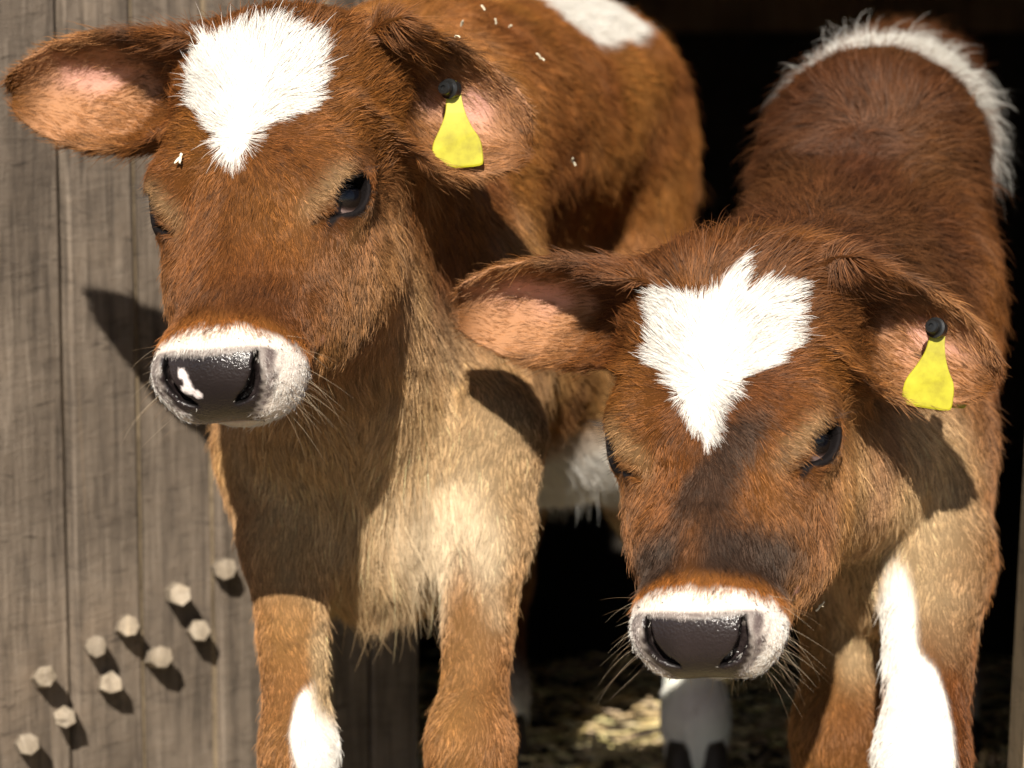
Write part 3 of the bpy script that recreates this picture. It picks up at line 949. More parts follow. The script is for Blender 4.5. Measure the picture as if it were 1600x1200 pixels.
def grow_fur(c, V, Q, vn, flow, colr, dens, hlen, per_mm2_head, per_mm2_body, root):
    rng = np.random.default_rng(11 if c.kind == 'left' else 12)
    tri = np.concatenate([Q[:, [0, 1, 2]], Q[:, [0, 2, 3]]])
    A = V[tri[:, 0]]; B = V[tri[:, 1]]; C = V[tri[:, 2]]
    cr = np.cross(B - A, C - A)
    area = 0.5 * np.linalg.norm(cr, axis=1)
    cen = (A + B + C) / 3
    l = c.H.l(cen)
    head = sstep(0.16, 0.10, np.linalg.norm(l - [0, 0.0, -0.06], axis=1) - 0.06)
    per = (per_mm2_body + (per_mm2_head - per_mm2_body) * head) * 1e6
    fn = cr / (2 * area[:, None] + 1e-12)
    view = np.array([0, 0, CAM_H]) - cen
    view /= np.linalg.norm(view, axis=1)[:, None]
    facing = (fn * view).sum(1)
    per *= np.where(facing < -0.25, 0.22, 1.0)
    per *= np.where(cen[:, 2] < 0.16, 0.5, 1.0)
    w = area * per * dens[tri].mean(1)
    cnt = rng.poisson(w)
    ti = np.repeat(np.arange(len(tri)), cnt)
    N = len(ti)
    r1 = np.sqrt(rng.random(N)); r2 = rng.random(N)
    bc = np.stack([1 - r1, r1 * (1 - r2), r1 * r2], -1)
    t = tri[ti]
    def lerp(x):
        return (x[t[:, 0]].T * bc[:, 0] + x[t[:, 1]].T * bc[:, 1] + x[t[:, 2]].T * bc[:, 2]).T
    P = lerp(V); n = lerp(vn); n /= np.linalg.norm(n, axis=1)[:, None]
    f = lerp(flow)
    base, cl = lerp(c.base_col), None
    c.vn_at = n
    cl, _, _, dd, lf = coat(c, P, base)
    keep = rng.random(N) < np.clip(dd / np.maximum(lerp(dens), 0.05), 0, 1)
    P, n, f, cl, lf = P[keep], n[keep], f[keep], cl[keep], lf[keep]
    h = (lerp(hlen))[keep] * lf
    N = len(P)
    # swirl the flow a little so the coat lies unevenly
    sw = np.stack([vnoise(P, 0.035, 41), vnoise(P, 0.035, 42), vnoise(P, 0.035, 43)], -1)
    sw2 = np.stack([vnoise(P, 0.010, 51), vnoise(P, 0.010, 52), vnoise(P, 0.010, 53)], -1)
    f = f / (np.linalg.norm(f, axis=1)[:, None] + 1e-6) + 0.42 * sw + 0.22 * sw2 + 0.11 * rng.normal(size=(N, 3))
    f -= n * (f * n).sum(1)[:, None]
    f /= np.linalg.norm(f, axis=1)[:, None] + 1e-6
    long = sstep(0.012, 0.03, h)
    lift = 0.24 + 0.12 * rng.normal(size=N) + 0.20 * long + 0.12 * vnoise(P, 0.02, 61)
    lift = np.clip(lift, 0.08, 0.95)
    fly = rng.random(N) < 0.035
    lift = np.where(fly, lift + 0.28, lift)
    L = h * (0.70 + 0.45 * rng.random(N)) * (1 + 0.18 * vnoise(P, 0.03, 71)) * np.where(fly, 1.45, 1.0)
    K = 5
    ts = np.linspace(0, 1, K)
    pts = np.empty((N, K, 3), np.float32)
    crl = rng.normal(size=(N, 3)) * 0.10 + sw2 * 0.16
    for k, s in enumerate(ts):
        out = lift * (s - 0.42 * s * s)
        q = P - n * 0.0006 + (f * (s * np.sqrt(np.clip(1 - lift ** 2 * 0.5, 0.2, 1)))[:, None] + n * out[:, None] + crl * (s * s)) * L[:, None]
        q[:, 2] -= long * 0.22 * s * s * L
        pts[:, k] = q
    # locks: tips drawn together inside small cells
    lev = np.floor(long * 2.99).astype(np.int64)
    cs = 0.0035 + 0.0020 * lev
    warp = P + 0.004 * sw2 + f * 0.002
    key = np.floor(warp / cs[:, None]).astype(np.int64)
    key = (((key[:, 0] + 2 ** 17) * 2 ** 18 + key[:, 1] + 2 ** 17) * 2 ** 18 + key[:, 2] + 2 ** 17) * 3 + lev
    _, inv = np.unique(key, return_inverse=True)
    cnt = np.bincount(inv)
    tip = pts[:, -1] - pts[:, 0]
    mt = np.stack([np.bincount(inv, pts[:, -1, a]) / cnt for a in range(3)], -1)[inv]
    pull = (0.36 + 0.30 * rng.random(N)) * (0.75 + 0.45 * long) * np.where(fly, 0.2, 1.0)
    for k, s in enumerate(ts):
        pts[:, k] += ((mt - pts[:, -1]) * (pull * s ** 1.6)[:, None]).astype(np.float32) if k < K - 1 else 0
    pts[:, -1] += ((mt - pts[:, -1]) * pull[:, None]).astype(np.float32)
    lockv = np.random.default_rng(5).normal(size=len(cnt))[inv]
    var = (1 + 0.18 * lockv + 0.26 * rng.normal(size=N)) * np.where(rng.random(N) < 0.10, 1.55, 1.0)
    pale = sstep(0.30, 0.70, cl[:, 1])
    cl = cl * np.clip(1 + (var - 1) * (1 - 0.8 * pale), 0.35, 2.2)[:, None]
    cl = np.clip(cl, 0.004, 0.92)
    fine = sstep(0.004, 0.018, L)
    r0 = 0.00011 + 0.00006 * fine
    prof = np.array([1.0, 1.0, 0.85, 0.6, 0.16])
    rad = r0[:, None] * prof[None, :]
    return curves_obj('fur', pts, rad, cl, M['fur'], root), N

def sprout(c, spec, name, mat, root, K=7):
    """single long hairs: list of (root point, direction, length, bend vector, radius, colour)"""
    N = len(spec)
    pts = np.zeros((N, K, 3)); rad = np.zeros((N, K)); cols = np.zeros((N, 3))
    for i, (p, d, L, bend, r, cc) in enumerate(spec):
        s = np.linspace(0, 1, K)[:, None]
        pts[i] = np.asarray(p) + np.asarray(d) * L * s + np.asarray(bend) * L * s * s
        rad[i] = r * (1 - 0.85 * s[:, 0]); cols[i] = cc
    return curves_obj(name, pts, rad, cols, mat, root)


# ------------------------------------------------------------------ eyes, hooves
m, nt, b = new_mat('eye')
tc = node(nt, 'ShaderNodeAttribute'); tc.attribute_name = 'eye_color'
nt.links.new(tc.outputs['Color'], b.inputs['Base Color'])
b.inputs['Roughness'].default_value = 0.06
b.inputs['Specular IOR Level'].default_value = 0.35
M['eye'] = m
M['hoof'] = plain('hoof_horn', (0.035, 0.026, 0.02), 0.55)

def make_eye(c, root, s):
    H = c.H
    C, N, a, b_ = eye_axes(s)
    ctr = H.w(C - N * 0.0134)
    Nw = H.v(N); aw = H.v(a); bw = H.v(b_)
    r = 0.0178
    ctr = ctr - aw * 0.0014 - Nw * 0.0008
    look = nrm(Nw + 0.12 * bw - 0.22 * aw)
    verts, faces, cols = [], [], []
    nu, nv = 40, 22
    e1 = nrm(np.cross(look, bw)); e2 = np.cross(look, e1)
    for j in range(nv + 1):
        th = math.pi * j / nv * 0.72
        rr = r * (1 + 0.05 * math.exp(-(th / 0.45) ** 2))     # corneal bulge
        for i in range(nu):
            ph = 2 * math.pi * i / nu
            verts.append(ctr + rr * (look * math.cos(th) + (e1 * math.cos(ph) + e2 * math.sin(ph)) * math.sin(th)))
            if th < 0.50: cc = (0.004, 0.004, 0.006)
            elif th < 0.80: cc = (0.012, 0.008, 0.006)
            elif th < 0.88: cc = (0.05, 0.03, 0.025)
            else: cc = (0.22, 0.15, 0.135)
            cols.append((*cc, 1))
    for j in range(nv):
        for i in range(nu):
            faces.append((j * nu + i, j * nu + (i + 1) % nu, (j + 1) * nu + (i + 1) % nu, (j + 1) * nu + i))
    o = mesh_obj('eye', verts, faces, M['eye'], root, True)
    at_ = o.data.attributes.new('eye_color', 'FLOAT_COLOR', 'POINT')
    at_.data.foreach_set('color', np.array(cols, np.float32).ravel())
    return o

def make_hoof(p, root):
    """two claws side by side, toes towards the camera"""
    verts, faces = [], []
    for sx in (-1, 1):
        st = len(verts)
        rings = [(0.000, 0.019, 0.036, -0.010), (0.022, 0.018, 0.031, -0.004), (0.050, 0.014, 0.022, 0.006), (0.058, 0.010, 0.016, 0.008)]
        n = 14
        for z, rx, ry, oy in rings:
            for k in range(n):
                a = 2 * math.pi * k / n
                verts.append((p[0] + sx * 0.017 + rx * math.cos(a) * 0.95, p[1] + oy + ry * math.sin(a), z + 0.001))
        for j in range(len(rings) - 1):
            for k in range(n):
                faces.append((st + j * n + k, st + j * n + (k + 1) % n, st + (j + 1) * n + (k + 1) % n, st + (j + 1) * n + k))
        faces.append(tuple(st + k for k in range(n))[::-1])
        faces.append(tuple(st + (len(rings) - 1) * n + k for k in range(n)))
    return mesh_obj('hoof', verts, faces, M['hoof'], root, True)

def finish_calf(c, kind, label):
    t = time.time()
    c.kind = kind
    root = empty('calf', c.base)
    tag(root, label, 'calf', 'calves in the barn doorway')
    V, Q, vn = c.mesh(c.axes)
    flow, base, hl = c.blend(V.astype(np.float32))
    c.base_col = base
    c.vn_at = vn
    colr, hide, wet, dens, lenf = coat(c, V, base)
    body = mesh_obj('body', V, Q, M['hide'], root, True)
    me = body.data
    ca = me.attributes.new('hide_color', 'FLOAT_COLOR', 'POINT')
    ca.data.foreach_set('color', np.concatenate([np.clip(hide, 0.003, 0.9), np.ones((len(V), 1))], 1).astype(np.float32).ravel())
    wa = me.attributes.new('wet', 'FLOAT', 'POINT')
    wa.data.foreach_set('value', wet.astype(np.float32))
    for s in (1, -1):
        make_eye(c, root, s)
    for p in c.hooves:
        make_hoof(p, root)
    print('mesh', kind, len(V), round(time.time() - t, 1))
    H = c.H
    if FUR > 0:
        o, n = grow_fur(c, V, Q, vn, flow, colr, dens, hl, 1.0 * FUR, 0.38 * FUR, root)
        tag(o, kind='stuff')
        print('fur', n, round(time.time() - t, 1))
        rng = np.random.default_rng(3)
        # whiskers on lips and chin
        sp = []
        for s in (1, -1):
            for i in range(30):
                x = s * (0.030 + 0.016 * rng.random()); y = 0.125 + 0.045 * rng.random(); z = -0.030 - 0.045 * rng.random()
                p = H.w((x, y, z))
                g = nrm(np.array([x * 1.0, (y - 0.12) * 0.8, (z + 0.045) * 0.9]))
                q = march(c, p + H.v(g) * 0.05, -H.v(g), 0, 0.12)
                if q is None: continue
                d = nrm(H.v(g) * 0.9 + H.v([s * 0.35, 0.1, -0.35]) + rng.normal(size=3) * 0.18)
                sp.append((q, d, 0.012 + 0.030 * rng.random() ** 1.5, DOWN * 0.25 + rng.normal(size=3) * 0.10, 0.00009, (0.25, 0.16, 0.09) if rng.random() < 0.6 else (0.5, 0.40, 0.28)))
        for i in range(110):
            x = 0.042 * (2 * rng.random() - 1); y = 0.10 + 0.062 * rng.random()
            q = march(c, H.w((x, y, -0.16)), H.v([0, 0, 1]), 0, 0.14)
            if q is None: continue
            d = nrm(H.v([x * 6, 0.75, -0.6]) + DOWN * 0.6 + rng.normal(size=3) * 0.2)
            sp.append((q, d, 0.008 + 0.014 * rng.random(), DOWN * 0.2 + rng.normal(size=3) * 0.1, 0.00011, (0.55, 0.40, 0.22)))
        # dark stubble dots on the white lips
        for i in range(110):
            s = 1 if rng.random() < 0.5 else -1
            x = s * 0.052 * math.sqrt(rng.random()); y = 0.142 + 0.035 * rng.random(); z = -0.01 - 0.055 * rng.random()
            g = nrm(np.array([x * 1.2, max(y - 0.135, 0.004), z + 0.045]))
            q = march(c, H.w((x, y, z)) + H.v(g) * 0.04, -H.v(g), 0, 0.08)
            if q is None or pad_mask(H.l(q)[None])[0] > 0.1 or H.l(q)[1] < 0.142: continue
            sp.append((q, nrm(H.v(g) + rng.normal(size=3) * 0.3), 0.0030, H.v([0, 0, -0.2]), 0.00030, (0.07, 0.05, 0.045)))
        tag(sprout(c, sp, 'whiskers', M['fur'], root), kind='stuff')
        # lashes
        sp = []
        for s in (1, -1):
            C, N, a, b_ = eye_axes(s)
            for i in range(90):
                u = -0.0165 + 0.029 * rng.random()
                vv = 0.0185 * math.sqrt(max(0, 1 - (u / 0.0185) ** 2)) - 0.0088 + 0.0012
                p = C + a * u + b_ * vv + N * 0.0065
                d = nrm(N * 1.0 + b_ * (0.15 + 0.25 * rng.random()) + a * (u * 22 - 0.25) + rng.normal(size=3) * 0.10)
                k = 0.05 + 0.16 * rng.random()
                sp.append((H.w(p), H.v(d), (0.012 if s > 0 else 0.016) + 0.007 * rng.random(), H.v(-b_ * 0.45 + a * u * 8), 0.00012, (k * 0.35, k * 0.30, k * 0.28)))
            for i in range(30):
                u = -0.014 + 0.024 * rng.random()
                vv = -(0.0185 * math.sqrt(max(0, 1 - (u / 0.0185) ** 2)) - 0.0085 + 0.001)
                p = C + a * u + b_ * vv + N * 0.0055
                d = nrm(N * 1.0 - b_ * (0.7 + 0.3 * rng.random()) + a * u * 18 + rng.normal(size=3) * 0.12)
                sp.append((H.w(p), H.v(d), 0.005 + 0.004 * rng.random(), H.v(-b_ * 0.2), 0.00011, (0.05, 0.04, 0.035)))
        tag(sprout(c, sp, 'eyelashes', M['fur'], root), kind='stuff')
    return root

# ------------------------------------------------------------------ setting
def noise_mat(name, stops, scale, rough=0.9, bump=0.004):
    m, nt, b = new_mat(name)
    tc = node(nt, 'ShaderNodeTexCoord')
    n1 = node(nt, 'ShaderNodeTexNoise', Scale=scale, Detail=8.0, Roughness=0.65)
    nt.links.new(tc.outputs['Object'], n1.inputs['Vector'])
    r = ramp(nt, n1.outputs['Fac'], stops)
    nt.links.new(r.outputs[0], b.inputs['Base Color'])
    b.inputs['Roughness'].default_value = rough
    bp = node(nt, 'ShaderNodeBump', Strength=0.8, Distance=bump)
    nt.links.new(n1.outputs['Fac'], bp.inputs['Height']); nt.links.new(bp.outputs[0], b.inputs['Normal'])
    return m
M['dirt'] = noise_mat('trodden_earth', [(0.3, (0.035, 0.025, 0.016)), (0.55, (0.075, 0.054, 0.034)), (0.75, (0.12, 0.088, 0.055))], 14)

def box_verts(c0, ux, uy, uz):
    """box from corner c0 along three edge vectors"""
    c0, ux, uy, uz = [np.asarray(v, float) for v in (c0, ux, uy, uz)]
    v = [c0 + a * ux + b * uy + d * uz for d in (0, 1) for b in (0, 1) for a in (0, 1)]
    f = [(0, 2, 3, 1), (4, 5, 7, 6), (0, 1, 5, 4), (2, 6, 7, 3), (0, 4, 6, 2), (1, 3, 7, 5)]
    return v, f

S = 60
gv = [(-S, -S, 0), (S, -S, 0), (S, S, 0), (-S, S, 0)]
tag(mesh_obj('ground', gv, [(0, 1, 2, 3)], M['dirt']), 'trodden earth floor strewn with straw under the calves', 'ground', kind='structure')

M['shade_floor'] = noise_mat('shade_darkened_floor', [(0.3, (0.012, 0.009, 0.006)), (0.6, (0.03, 0.022, 0.014)), (0.8, (0.06, 0.045, 0.028))], 22)  # very dark floor colour takes the place of shade inside the barn
tag(mesh_obj('barn_floor', [(-0.1, 3.2, 0.004), (1.5, 3.2, 0.004), (1.5, 4.8, 0.004), (-0.1, 4.8, 0.004)], [(0, 1, 2, 3)], M['shade_floor']), 'earth floor deep inside the barn, coloured dark in place of shade', 'floor', kind='structure')

# plank wall: runs back to the right, seen from its sunny side
WA = at(0, 600, 2.43)[:2]; WB = at(600, 600, 2.74)[:2]
wdir = np.append(nrm(WB - WA), 0.0)
wnor = np.array([wdir[1], -wdir[0], 0.0])              # towards the yard
w0 = np.append(WA, 0.0)
wall = empty('plank_wall', tuple(w0))
tag(wall, 'weathered grey plank wall with wooden pegs beside the barn doorway', 'wall')

def wall_hit(px, py, off=0.0):
    o = np.array([0, 0, CAM_H]); d = at(px, py, 1.0) - o
    t = ((w0 + wnor * off - o) @ wnor) / (d @ wnor)
    return o + d * t

rng = np.random.default_rng(2)
edges = [(wall_hit(px, 500)[:2] - WA) @ wdir[:2] for px in (-900, -740, -590, -430, -270, -160, -40, 104, 214, 330, 424, 516, 578, 650)]
for i in range(len(edges) - 1):
    s0, s1 = edges[i] + 0.0010, edges[i + 1] - 0.0030
    off = (0.002, -0.002, 0.003, 0.0, 0.0, 0.004, -0.002, 0.003, -0.003, 0.005, 0.001, -0.002, 0.003)[i]
    tw = rng.normal() * 0.002
    zs = np.linspace(0.004, 1.46, 26)
    v, f = [], []
    ch = 0.0022
    wob = np.cumsum(rng.normal(size=(len(zs), 2)), 0) * 0.00030
    for k, z in enumerate(zs):
        a0, a1 = s0 + wob[k, 0], s1 + wob[k, 1]
        for (s, o_) in ((a0, -0.022), (a0, off + tw - ch), (a0 + ch, off + tw), ((a0 + a1) / 2, off + 0.0006), (a1 - ch, off - tw), (a1, off - tw - ch), (a1, -0.022)):
            q = w0 + wdir * s + wnor * o_
            v.append((q[0], q[1], z))
    n = 7
    for k in range(len(zs) - 1):
        for j in range(n):
            f.append((k * n + j, (k + 1) * n + j, (k + 1) * n + (j + 1) % n, k * n + (j + 1) % n)[::-1])
    f.append(tuple(range(n))); f.append(tuple(range((len(zs) - 1) * n, len(zs) * n))[::-1])
    mesh_obj('plank', v, f, M['wood'], wall)
    # pale fresh-wood strip in the joint, standing in for a lit plank edge
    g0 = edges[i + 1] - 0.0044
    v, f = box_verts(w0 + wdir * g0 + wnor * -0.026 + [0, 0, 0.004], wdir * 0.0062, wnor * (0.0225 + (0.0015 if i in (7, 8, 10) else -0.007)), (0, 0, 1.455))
    mesh_obj('lit_edge_strip', v, f, M['pale_timber'], wall)

for i, (px, py) in enumerate([(72, 1058), (102, 1122), (45, 1162), (150, 1010), (175, 1068), (203, 978), (253, 1028), (283, 930), (312, 986), (353, 888)]):
    ln = 0.028 + 0.007 * rng.random()
    tip = wall_hit(px, py, ln)
    ax = nrm(0.35 * wnor + 0.75 * nrm(np.array([0, 0, CAM_H]) - tip) + [-0.12, 0, 0.10] + rng.normal(size=3) * [0.06, 0.06, 0.05])
    e1 = nrm(np.cross(ax, [0, 0, 1])); e2 = np.cross(e1, ax)
    n = int(rng.integers(6, 9)); ph = rng.random() * 6
    rr = 0.0088 + 0.0026 * rng.random(n)
    tilt_ = rng.normal() * 0.0035
    v, f = [], []
    for (o_, sc) in ((-ln - 0.012, 0.93), (-0.002, 1.0), (0.0, 0.90)):
        for k in range(n):
            a = ph + 2 * math.pi * k / n
            v.append(tip + ax * (o_ + (tilt_ * math.sin(a + i) if o_ > -0.01 else 0)) + (e1 * math.cos(a) + e2 * math.sin(a)) * rr[k] * sc)
    v.append(tip + ax * 0.001)
    for r_ in range(2):
        for k in range(n):
            f.append((r_ * n + k, r_ * n + (k + 1) % n, (r_ + 1) * n + (k + 1) % n, (r_ + 1) * n + k))
    for k in range(n):
        f.append((2 * n + k, 2 * n + (k + 1) % n, 3 * n))
    mesh_obj('peg', v, f, M['peg'], wall)

# dark barn behind the doorway
barn = empty('barn', (0.3, 4.0, 0))
tag(barn, 'dark wooden barn interior behind the two calves', 'barn')
EX, EY = (w0 + wdir * edges[-1])[:2]
def slab(name, lo, hi, mat):
    lo, hi = np.array(lo, float), np.array(hi, float)
    v, f = box_verts(lo, (hi[0] - lo[0], 0, 0), (0, hi[1] - lo[1], 0), (0, 0, hi[2] - lo[2]))
    return mesh_obj(name, v, f, mat, barn)
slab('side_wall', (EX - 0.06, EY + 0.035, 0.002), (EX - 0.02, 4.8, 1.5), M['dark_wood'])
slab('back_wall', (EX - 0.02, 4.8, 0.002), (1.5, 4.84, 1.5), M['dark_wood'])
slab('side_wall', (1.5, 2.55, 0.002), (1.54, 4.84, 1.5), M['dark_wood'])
slab('front_wall', (0.46, 2.45, 0.002), (1.498, 2.49, 1.5), M['wood'])
jx, jy = at(1590, 1200, 2.36)[:2]
v, f = box_verts((jx, jy, 0.0), (0.09, 0, 0), (0, 0.07, 0), (0.032, 0.0, 1.25))
mesh_obj('door_post', v, f, M['pale_timber'], barn)
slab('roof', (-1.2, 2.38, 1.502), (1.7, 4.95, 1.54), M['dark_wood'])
slab('lintel', (EX - 0.02, 2.60, 1.15), (0.66, 2.66, 1.501), M['wood'])
slab('sun_block_board', (EX - 0.02, 2.568, 0.955), (0.045, 2.597, 1.3), M['wood'])  # unseen board added to keep the sun off the floor behind
slab('rail', (EX - 0.02, 4.70, 0.71), (1.5, 4.745, 0.86), M['rail_wood'])

# straw litter
m, nt, b = new_mat('straw')
a = node(nt, 'ShaderNodeAttribute'); a.attribute_name = 'straw_color'
nt.links.new(a.outputs['Color'], b.inputs['Base Color'])
b.inputs['Roughness'].default_value = 0.5
M['straw'] = m
def straw_bed(n, name):
    rng = np.random.default_rng(9)
    c = np.stack([-0.45 + 1.5 * rng.random(n), np.where(rng.random(n) < 0.8, 1.9 + 1.45 * rng.random(n), 1.9 - 0.5 * np.abs(rng.normal(size=n))), 0.004 + 0.022 * rng.random(n) ** 2], -1)
    a = rng.random(n) * 2 * math.pi; pit = rng.normal(size=n) * 0.14
    d = np.stack([np.cos(a) * np.cos(pit), np.sin(a) * np.cos(pit), np.sin(pit)], -1)
    L = 0.010 + 0.05 * rng.random(n) ** 1.6; r = 0.0012 + 0.0014 * rng.random(n)
    side = np.cross(d, [0, 0, 1]); side /= np.linalg.norm(side, axis=1)[:, None]
    up = np.cross(side, d)
    V = []
    for e in (-1, 1):
        for (u, w) in ((1, 0), (0, 0.8), (-1, 0), (0, -0.8)):
            V.append(c + d * (e * L / 2)[:, None] + side * (u * r)[:, None] + up * (w * r)[:, None])
    V = np.stack(V, 1).reshape(-1, 3)
    V[:, 2] = np.maximum(V[:, 2], 0.001)
    base = (np.arange(n) * 8)[:, None]
    F = np.concatenate([base + np.array(q) for q in ((0, 1, 5, 4), (1, 2, 6, 5), (2, 3, 7, 6), (3, 0, 4, 7), (3, 2, 1, 0), (4, 5, 6, 7))])
    o = mesh_obj(name, V, F, M['straw'])
    cc = np.array((0.70, 0.55, 0.29)) * (0.55 + 0.7 * rng.random((n, 1))) * (1 + 0.12 * rng.normal(size=(n, 3)) * [0.4, 0.4, 1])
    at_ = o.data.attributes.new('straw_color', 'FLOAT_COLOR', 'POINT')
    at_.data.foreach_set('color', np.repeat(np.concatenate([np.clip(cc, 0.02, 0.85), np.ones((n, 1))], 1), 8, 0).astype(np.float32).ravel())
    return o
tag(straw_bed(14000, 'straw'), 'loose chopped straw litter on the barn floor', 'straw', kind='stuff')

# ------------------------------------------------------------------ the calves
L_CALF = make_left_calf()
L_CALF.marks = [
    (np.array((0.070, 2.72, 0.80)), np.array([0.060, 0.115, 0.062]), WHITE, 0.10, 0.25, 1.0),
    (np.array((0.060, 2.58, 0.36)), np.array([0.10, 0.20, 0.060]), WHITE, 0.35, 0.3, 1.2),
    (np.array((-0.085, 2.206, 0.425)), np.array([0.115, 0.10, 0.105]), CREAM, 0.55, 0.35, 1.1),
    (np.array((-0.055, 2.19, 0.385)), np.array([0.050, 0.07, 0.052]), (0.70, 0.56, 0.38), 0.6, 0.45, 1.15),
    (at(720, 980, 2.20), np.array([0.022, 0.05, 0.06]), TAN, 0.5, 0.3, 1.0),
    (at(503, 1135, 2.17), np.array([0.024, 0.05, 0.052]), WHITE, 0.10, 0.2, 1.0),
    (at(510, 1000, 2.20), np.array([0.015, 0.05, 0.060]), CREAM, 0.4, 0.3, 1.0),
]
finish_calf(L_CALF, 'left', 'chestnut calf standing beside the plank wall with its flank showing')
R_CALF = make_right_calf()
R_CALF.marks = [
    (np.array((0.375, 2.60, 0.745)), np.array([0.130, 0.105, 0.11]), WHITE, 0.12, 0.2, 1.45),
    (at(1425, 830, 2.25), np.array([0.050, 0.07, 0.100]), CREAM, 0.55, 0.3, 1.0),
    (at(1418, 1130, 2.16), np.array([0.033, 0.06, 0.085]), WHITE, 0.10, 0.2, 1.0),
    (at(1400, 990, 2.22), np.array([0.014, 0.05, 0.060]), WHITE, 0.4, 0.3, 1.3),
    (at(1325, 1010, 2.36), np.array([0.020, 0.05, 0.045]), CREAM, 0.5, 0.3, 1.0),
]
finish_calf(R_CALF, 'right', 'darker chestnut calf with lowered head and smudged grey nose')

# ------------------------------------------------------------------ ear tags
m, nt, b = new_mat('tag_plastic')
tc = node(nt, 'ShaderNodeTexCoord')
n1 = node(nt, 'ShaderNodeTexNoise', Scale=70.0, Detail=5.0, Roughness=0.6)
nt.links.new(tc.outputs['Object'], n1.inputs['Vector'])
r = ramp(nt, n1.outputs['Fac'], [(0.3, (0.27, 0.23, 0.008)), (0.5, (0.375, 0.34, 0.012)), (0.7, (0.45, 0.41, 0.02))])
nt.links.new(r.outputs[0], b.inputs['Base Color'])
b.inputs['Roughness'].default_value = 0.42
b.inputs['Subsurface Weight'].default_value = 0.0
M['tag'] = m
M['stud'] = plain('stud_plastic', (0.012, 0.012, 0.012), 0.3)

def plate(outline, org, ex, ey, ez, th, mat, name, root, bend=0.0):
    """flat bevelled plate; outline in metres in the (ex, ey) plane"""
    n = len(outline); v, f = [], []
    cx, cy = np.mean(outline, 0)
    for (z, sc) in ((-th / 2, 0.965), (-th / 4, 1.0), (th / 4, 1.0), (th / 2, 0.965)):
        for x, y in outline:
            X, Y = cx + (x - cx) * sc, cy + (y - cy) * sc
            v.append(org + ex * X + ey * Y + ez * (z + bend * Y * Y))
    for j in range(3):
        for k in range(n):
            f.append((j * n + k, j * n + (k + 1) % n, (j + 1) * n + (k + 1) % n, (j + 1) * n + k))
    f.append(tuple(range(n))[::-1]); f.append(tuple(3 * n + k for k in range(n)))
    return mesh_obj(name, v, f, mat, root)

def smooth_outline(pts, r=0.25, seg=4):
    out = []
    n = len(pts)
    for i in range(n):
        p0, p1, p2 = [np.array(pts[(i + k) % n], float) for k in (-1, 0, 1)]
        a = p1 + (p0 - p1) * r; b_ = p1 + (p2 - p1) * r
        for k in range(seg + 1):
            t = k / seg
            out.append((1 - t) ** 2 * a + 2 * t * (1 - t) * p1 + t * t * b_)
    return np.array(out)

def lathe(prof, org, ax, mat, name, root, n=24):
    e1 = nrm(np.cross(ax, [0.3, 0.1, 1])); e2 = np.cross(ax, e1)
    v, f = [], []
    for (h, r_) in prof:
        for k in range(n):
            a_ = 2 * math.pi * k / n
            v.append(org + ax * h + (e1 * math.cos(a_) + e2 * math.sin(a_)) * r_)
    for j in range(len(prof) - 1):
        for k in range(n):
            f.append((j * n + k, j * n + (k + 1) % n, (j + 1) * n + (k + 1) % n, (j + 1) * n + k))
    f.append(tuple(range(n))[::-1]); f.append(tuple((len(prof) - 1) * n + k for k in range(n)))
    return mesh_obj(name, v, f, mat, root, False)

def ear_tag(c, px, py, roll, label, back):
    o = np.array([0, 0, CAM_H]); d = nrm(at(px, py, 1.0) - o)
    hit = march(c, o, d, 1.8, 2.4)
    base = hit - d * 0.019
    root = empty('ear_tag', tuple(base))
    tag(root, label, 'ear tag', 'yellow ear tags')
    ez = nrm(-CF + 0.10 * CR + 0.05 * CU)
    up = CU - ez * (CU @ ez); up = nrm(up)
    rt = np.cross(up, ez)
    cr_, sr_ = math.cos(roll), math.sin(roll)
    ex, ey = rt * cr_ + up * sr_, -rt * sr_ + up * cr_
    k = 0.000468
    ol = [(-11, 10), (-3, 15), (6, 14), (12, 6), (12, -16), (17, -40), (25, -60), (38, -80), (40, -113), (36, -121), (-34, -121), (-40, -115), (-39, -84), (-25, -60), (-15, -38), (-12, -18)]
    pts = smooth_outline([(x * k, y * k) for x, y in ol], 0.4, 3)
    pl = plate(pts, base, ex, ey, ez, 0.0018, M['tag'], 'front_plate', root, bend=-1.2)
    q = hit + d * 0.032 + back[0] * CR + back[1] * CU
    plate(pts, q, ex, ey, ez, 0.0018, M['tag'], 'rear_plate', root)
    sa = nrm(ez - 0.75 * ex)
    lathe([(-0.004, 0.0064), (0.0012, 0.0064), (0.0014, 0.0074), (0.0040, 0.0074), (0.0044, 0.0058), (0.0052, 0.0050), (0.0100, 0.0050), (0.0112, 0.0042), (0.0114, 0.0020), (0.0100, 0.0016)],
          base - ex * 0.0015 + ez * 0.0028, sa, M['stud'], 'stud', root)
    lathe([(-0.030, 0.0028), (0.001, 0.0028)], base, ez, M['stud'], 'pin', root, 10)

ear_tag(L_CALF, 708, 140, R(4), 'yellow ear tag in the ear of the calf beside the plank wall', (0.012, 0.002))
ear_tag(R_CALF, 1466, 514, R(-9), 'yellow ear tag in the ear of the calf with lowered head', (0.010, 0.000))

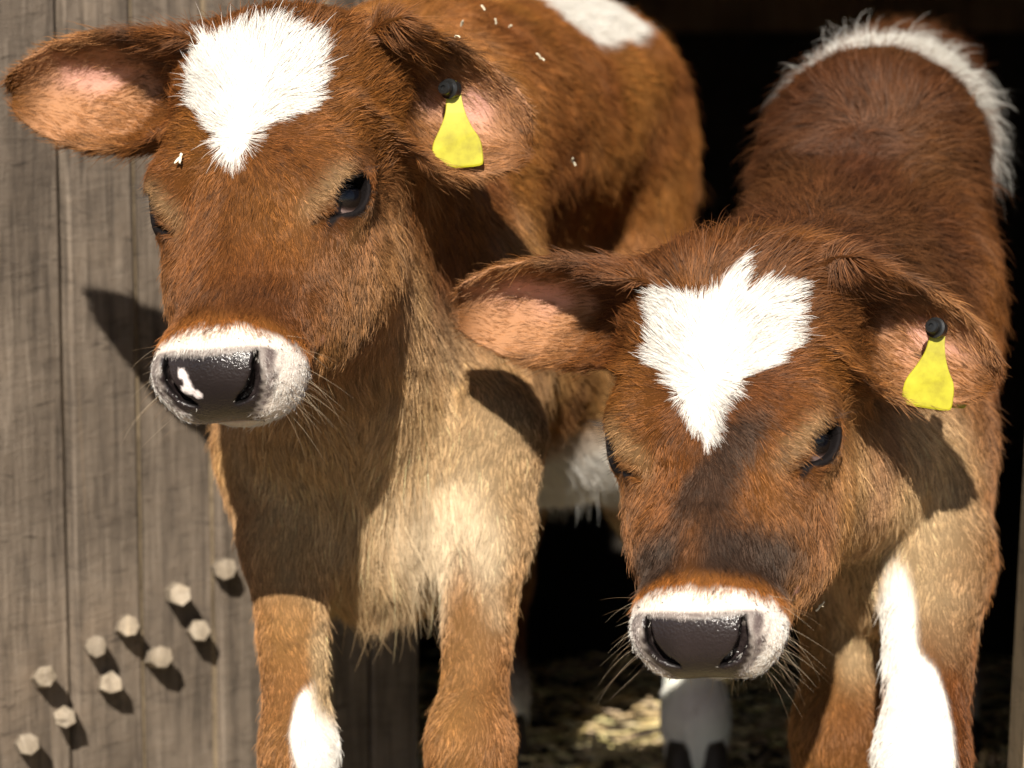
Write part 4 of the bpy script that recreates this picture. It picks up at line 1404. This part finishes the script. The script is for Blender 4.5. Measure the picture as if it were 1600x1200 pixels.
def fleck(c, px, py, blades, label, group=None, name='straw_fleck', mat=None, cat='straw'):
    """a scrap of chaff caught in the coat; blades = (angle, length, width) in metres, seen flat on the surface"""
    o = np.array([0, 0, CAM_H]); d = nrm(at(px, py, 1.0) - o)
    hit = march(c, o, d, 1.7, 3.4)
    if hit is None:
        return
    g = np.array([float((c.sdf(np.array([hit + e]))- c.sdf(np.array([hit - e])))[0]) for e in np.eye(3) * 0.002])
    n = nrm(g)
    p0 = hit + n * 0.0048 - d * 0.001
    e1 = nrm(np.cross(CU, n)); e2 = np.cross(n, e1)
    v, f = [], []
    for (a_, L, W) in blades:
        u = e1 * math.cos(a_) + e2 * math.sin(a_) + n * 0.12
        w = -e1 * math.sin(a_) + e2 * math.cos(a_)
        st = len(v)
        for t_, ww in ((0.0, 0.5), (0.35, 1.0), (0.75, 0.9), (1.0, 0.2)):
            q = p0 + u * L * t_ + n * 0.0005 * math.sin(3 * t_)
            v += [q + w * W * ww / 2, q + n * W * 0.35, q - w * W * ww / 2, q - n * W * 0.35]
        for j in range(3):
            for k in range(4):
                f.append((st + j * 4 + k, st + j * 4 + (k + 1) % 4, st + (j + 1) * 4 + (k + 1) % 4, st + (j + 1) * 4 + k))
        f.append((st + 3, st + 2, st + 1, st)); f.append((st + 12, st + 13, st + 14, st + 15))
    return tag(mesh_obj(name, v, f, mat or M['chaff']), label, cat, group)
M['chaff'] = plain('chaff', (0.74, 0.66, 0.48), 0.6, 0.3)
frng = np.random.default_rng(21)
for (px, py) in ((716, 48), (716, 68), (752, 22), (768, 43), (790, 50), (838, 98), (885, 255)):
    a0 = frng.random() * 3.1
    fleck(L_CALF, px, py, [(a0, 0.004 + 0.005 * frng.random(), 0.0022)] + ([(a0 + 1.9, 0.005, 0.002)] if frng.random() < 0.5 else []),
          'tiny pale straw fleck stuck to the back of the calf beside the plank wall', 'straw flecks on the calf back')
fleck(L_CALF, 289, 250, [(-1.2, 0.0065, 0.0026), (-2.0, 0.0065, 0.0026), (1.4, 0.0025, 0.003)], 'small pale winged speck below the white blaze of the calf beside the wall')
fleck(R_CALF, 1275, 938, [(0.9, 0.0060, 0.0016), (0.1, 0.0060, 0.0014), (-1.7, 0.0050, 0.0018), (3.0, 0.0050, 0.0013)], 'forked pale straw bit caught on the jaw of the calf with lowered head')
print('script', round(time.time() - T0, 1))
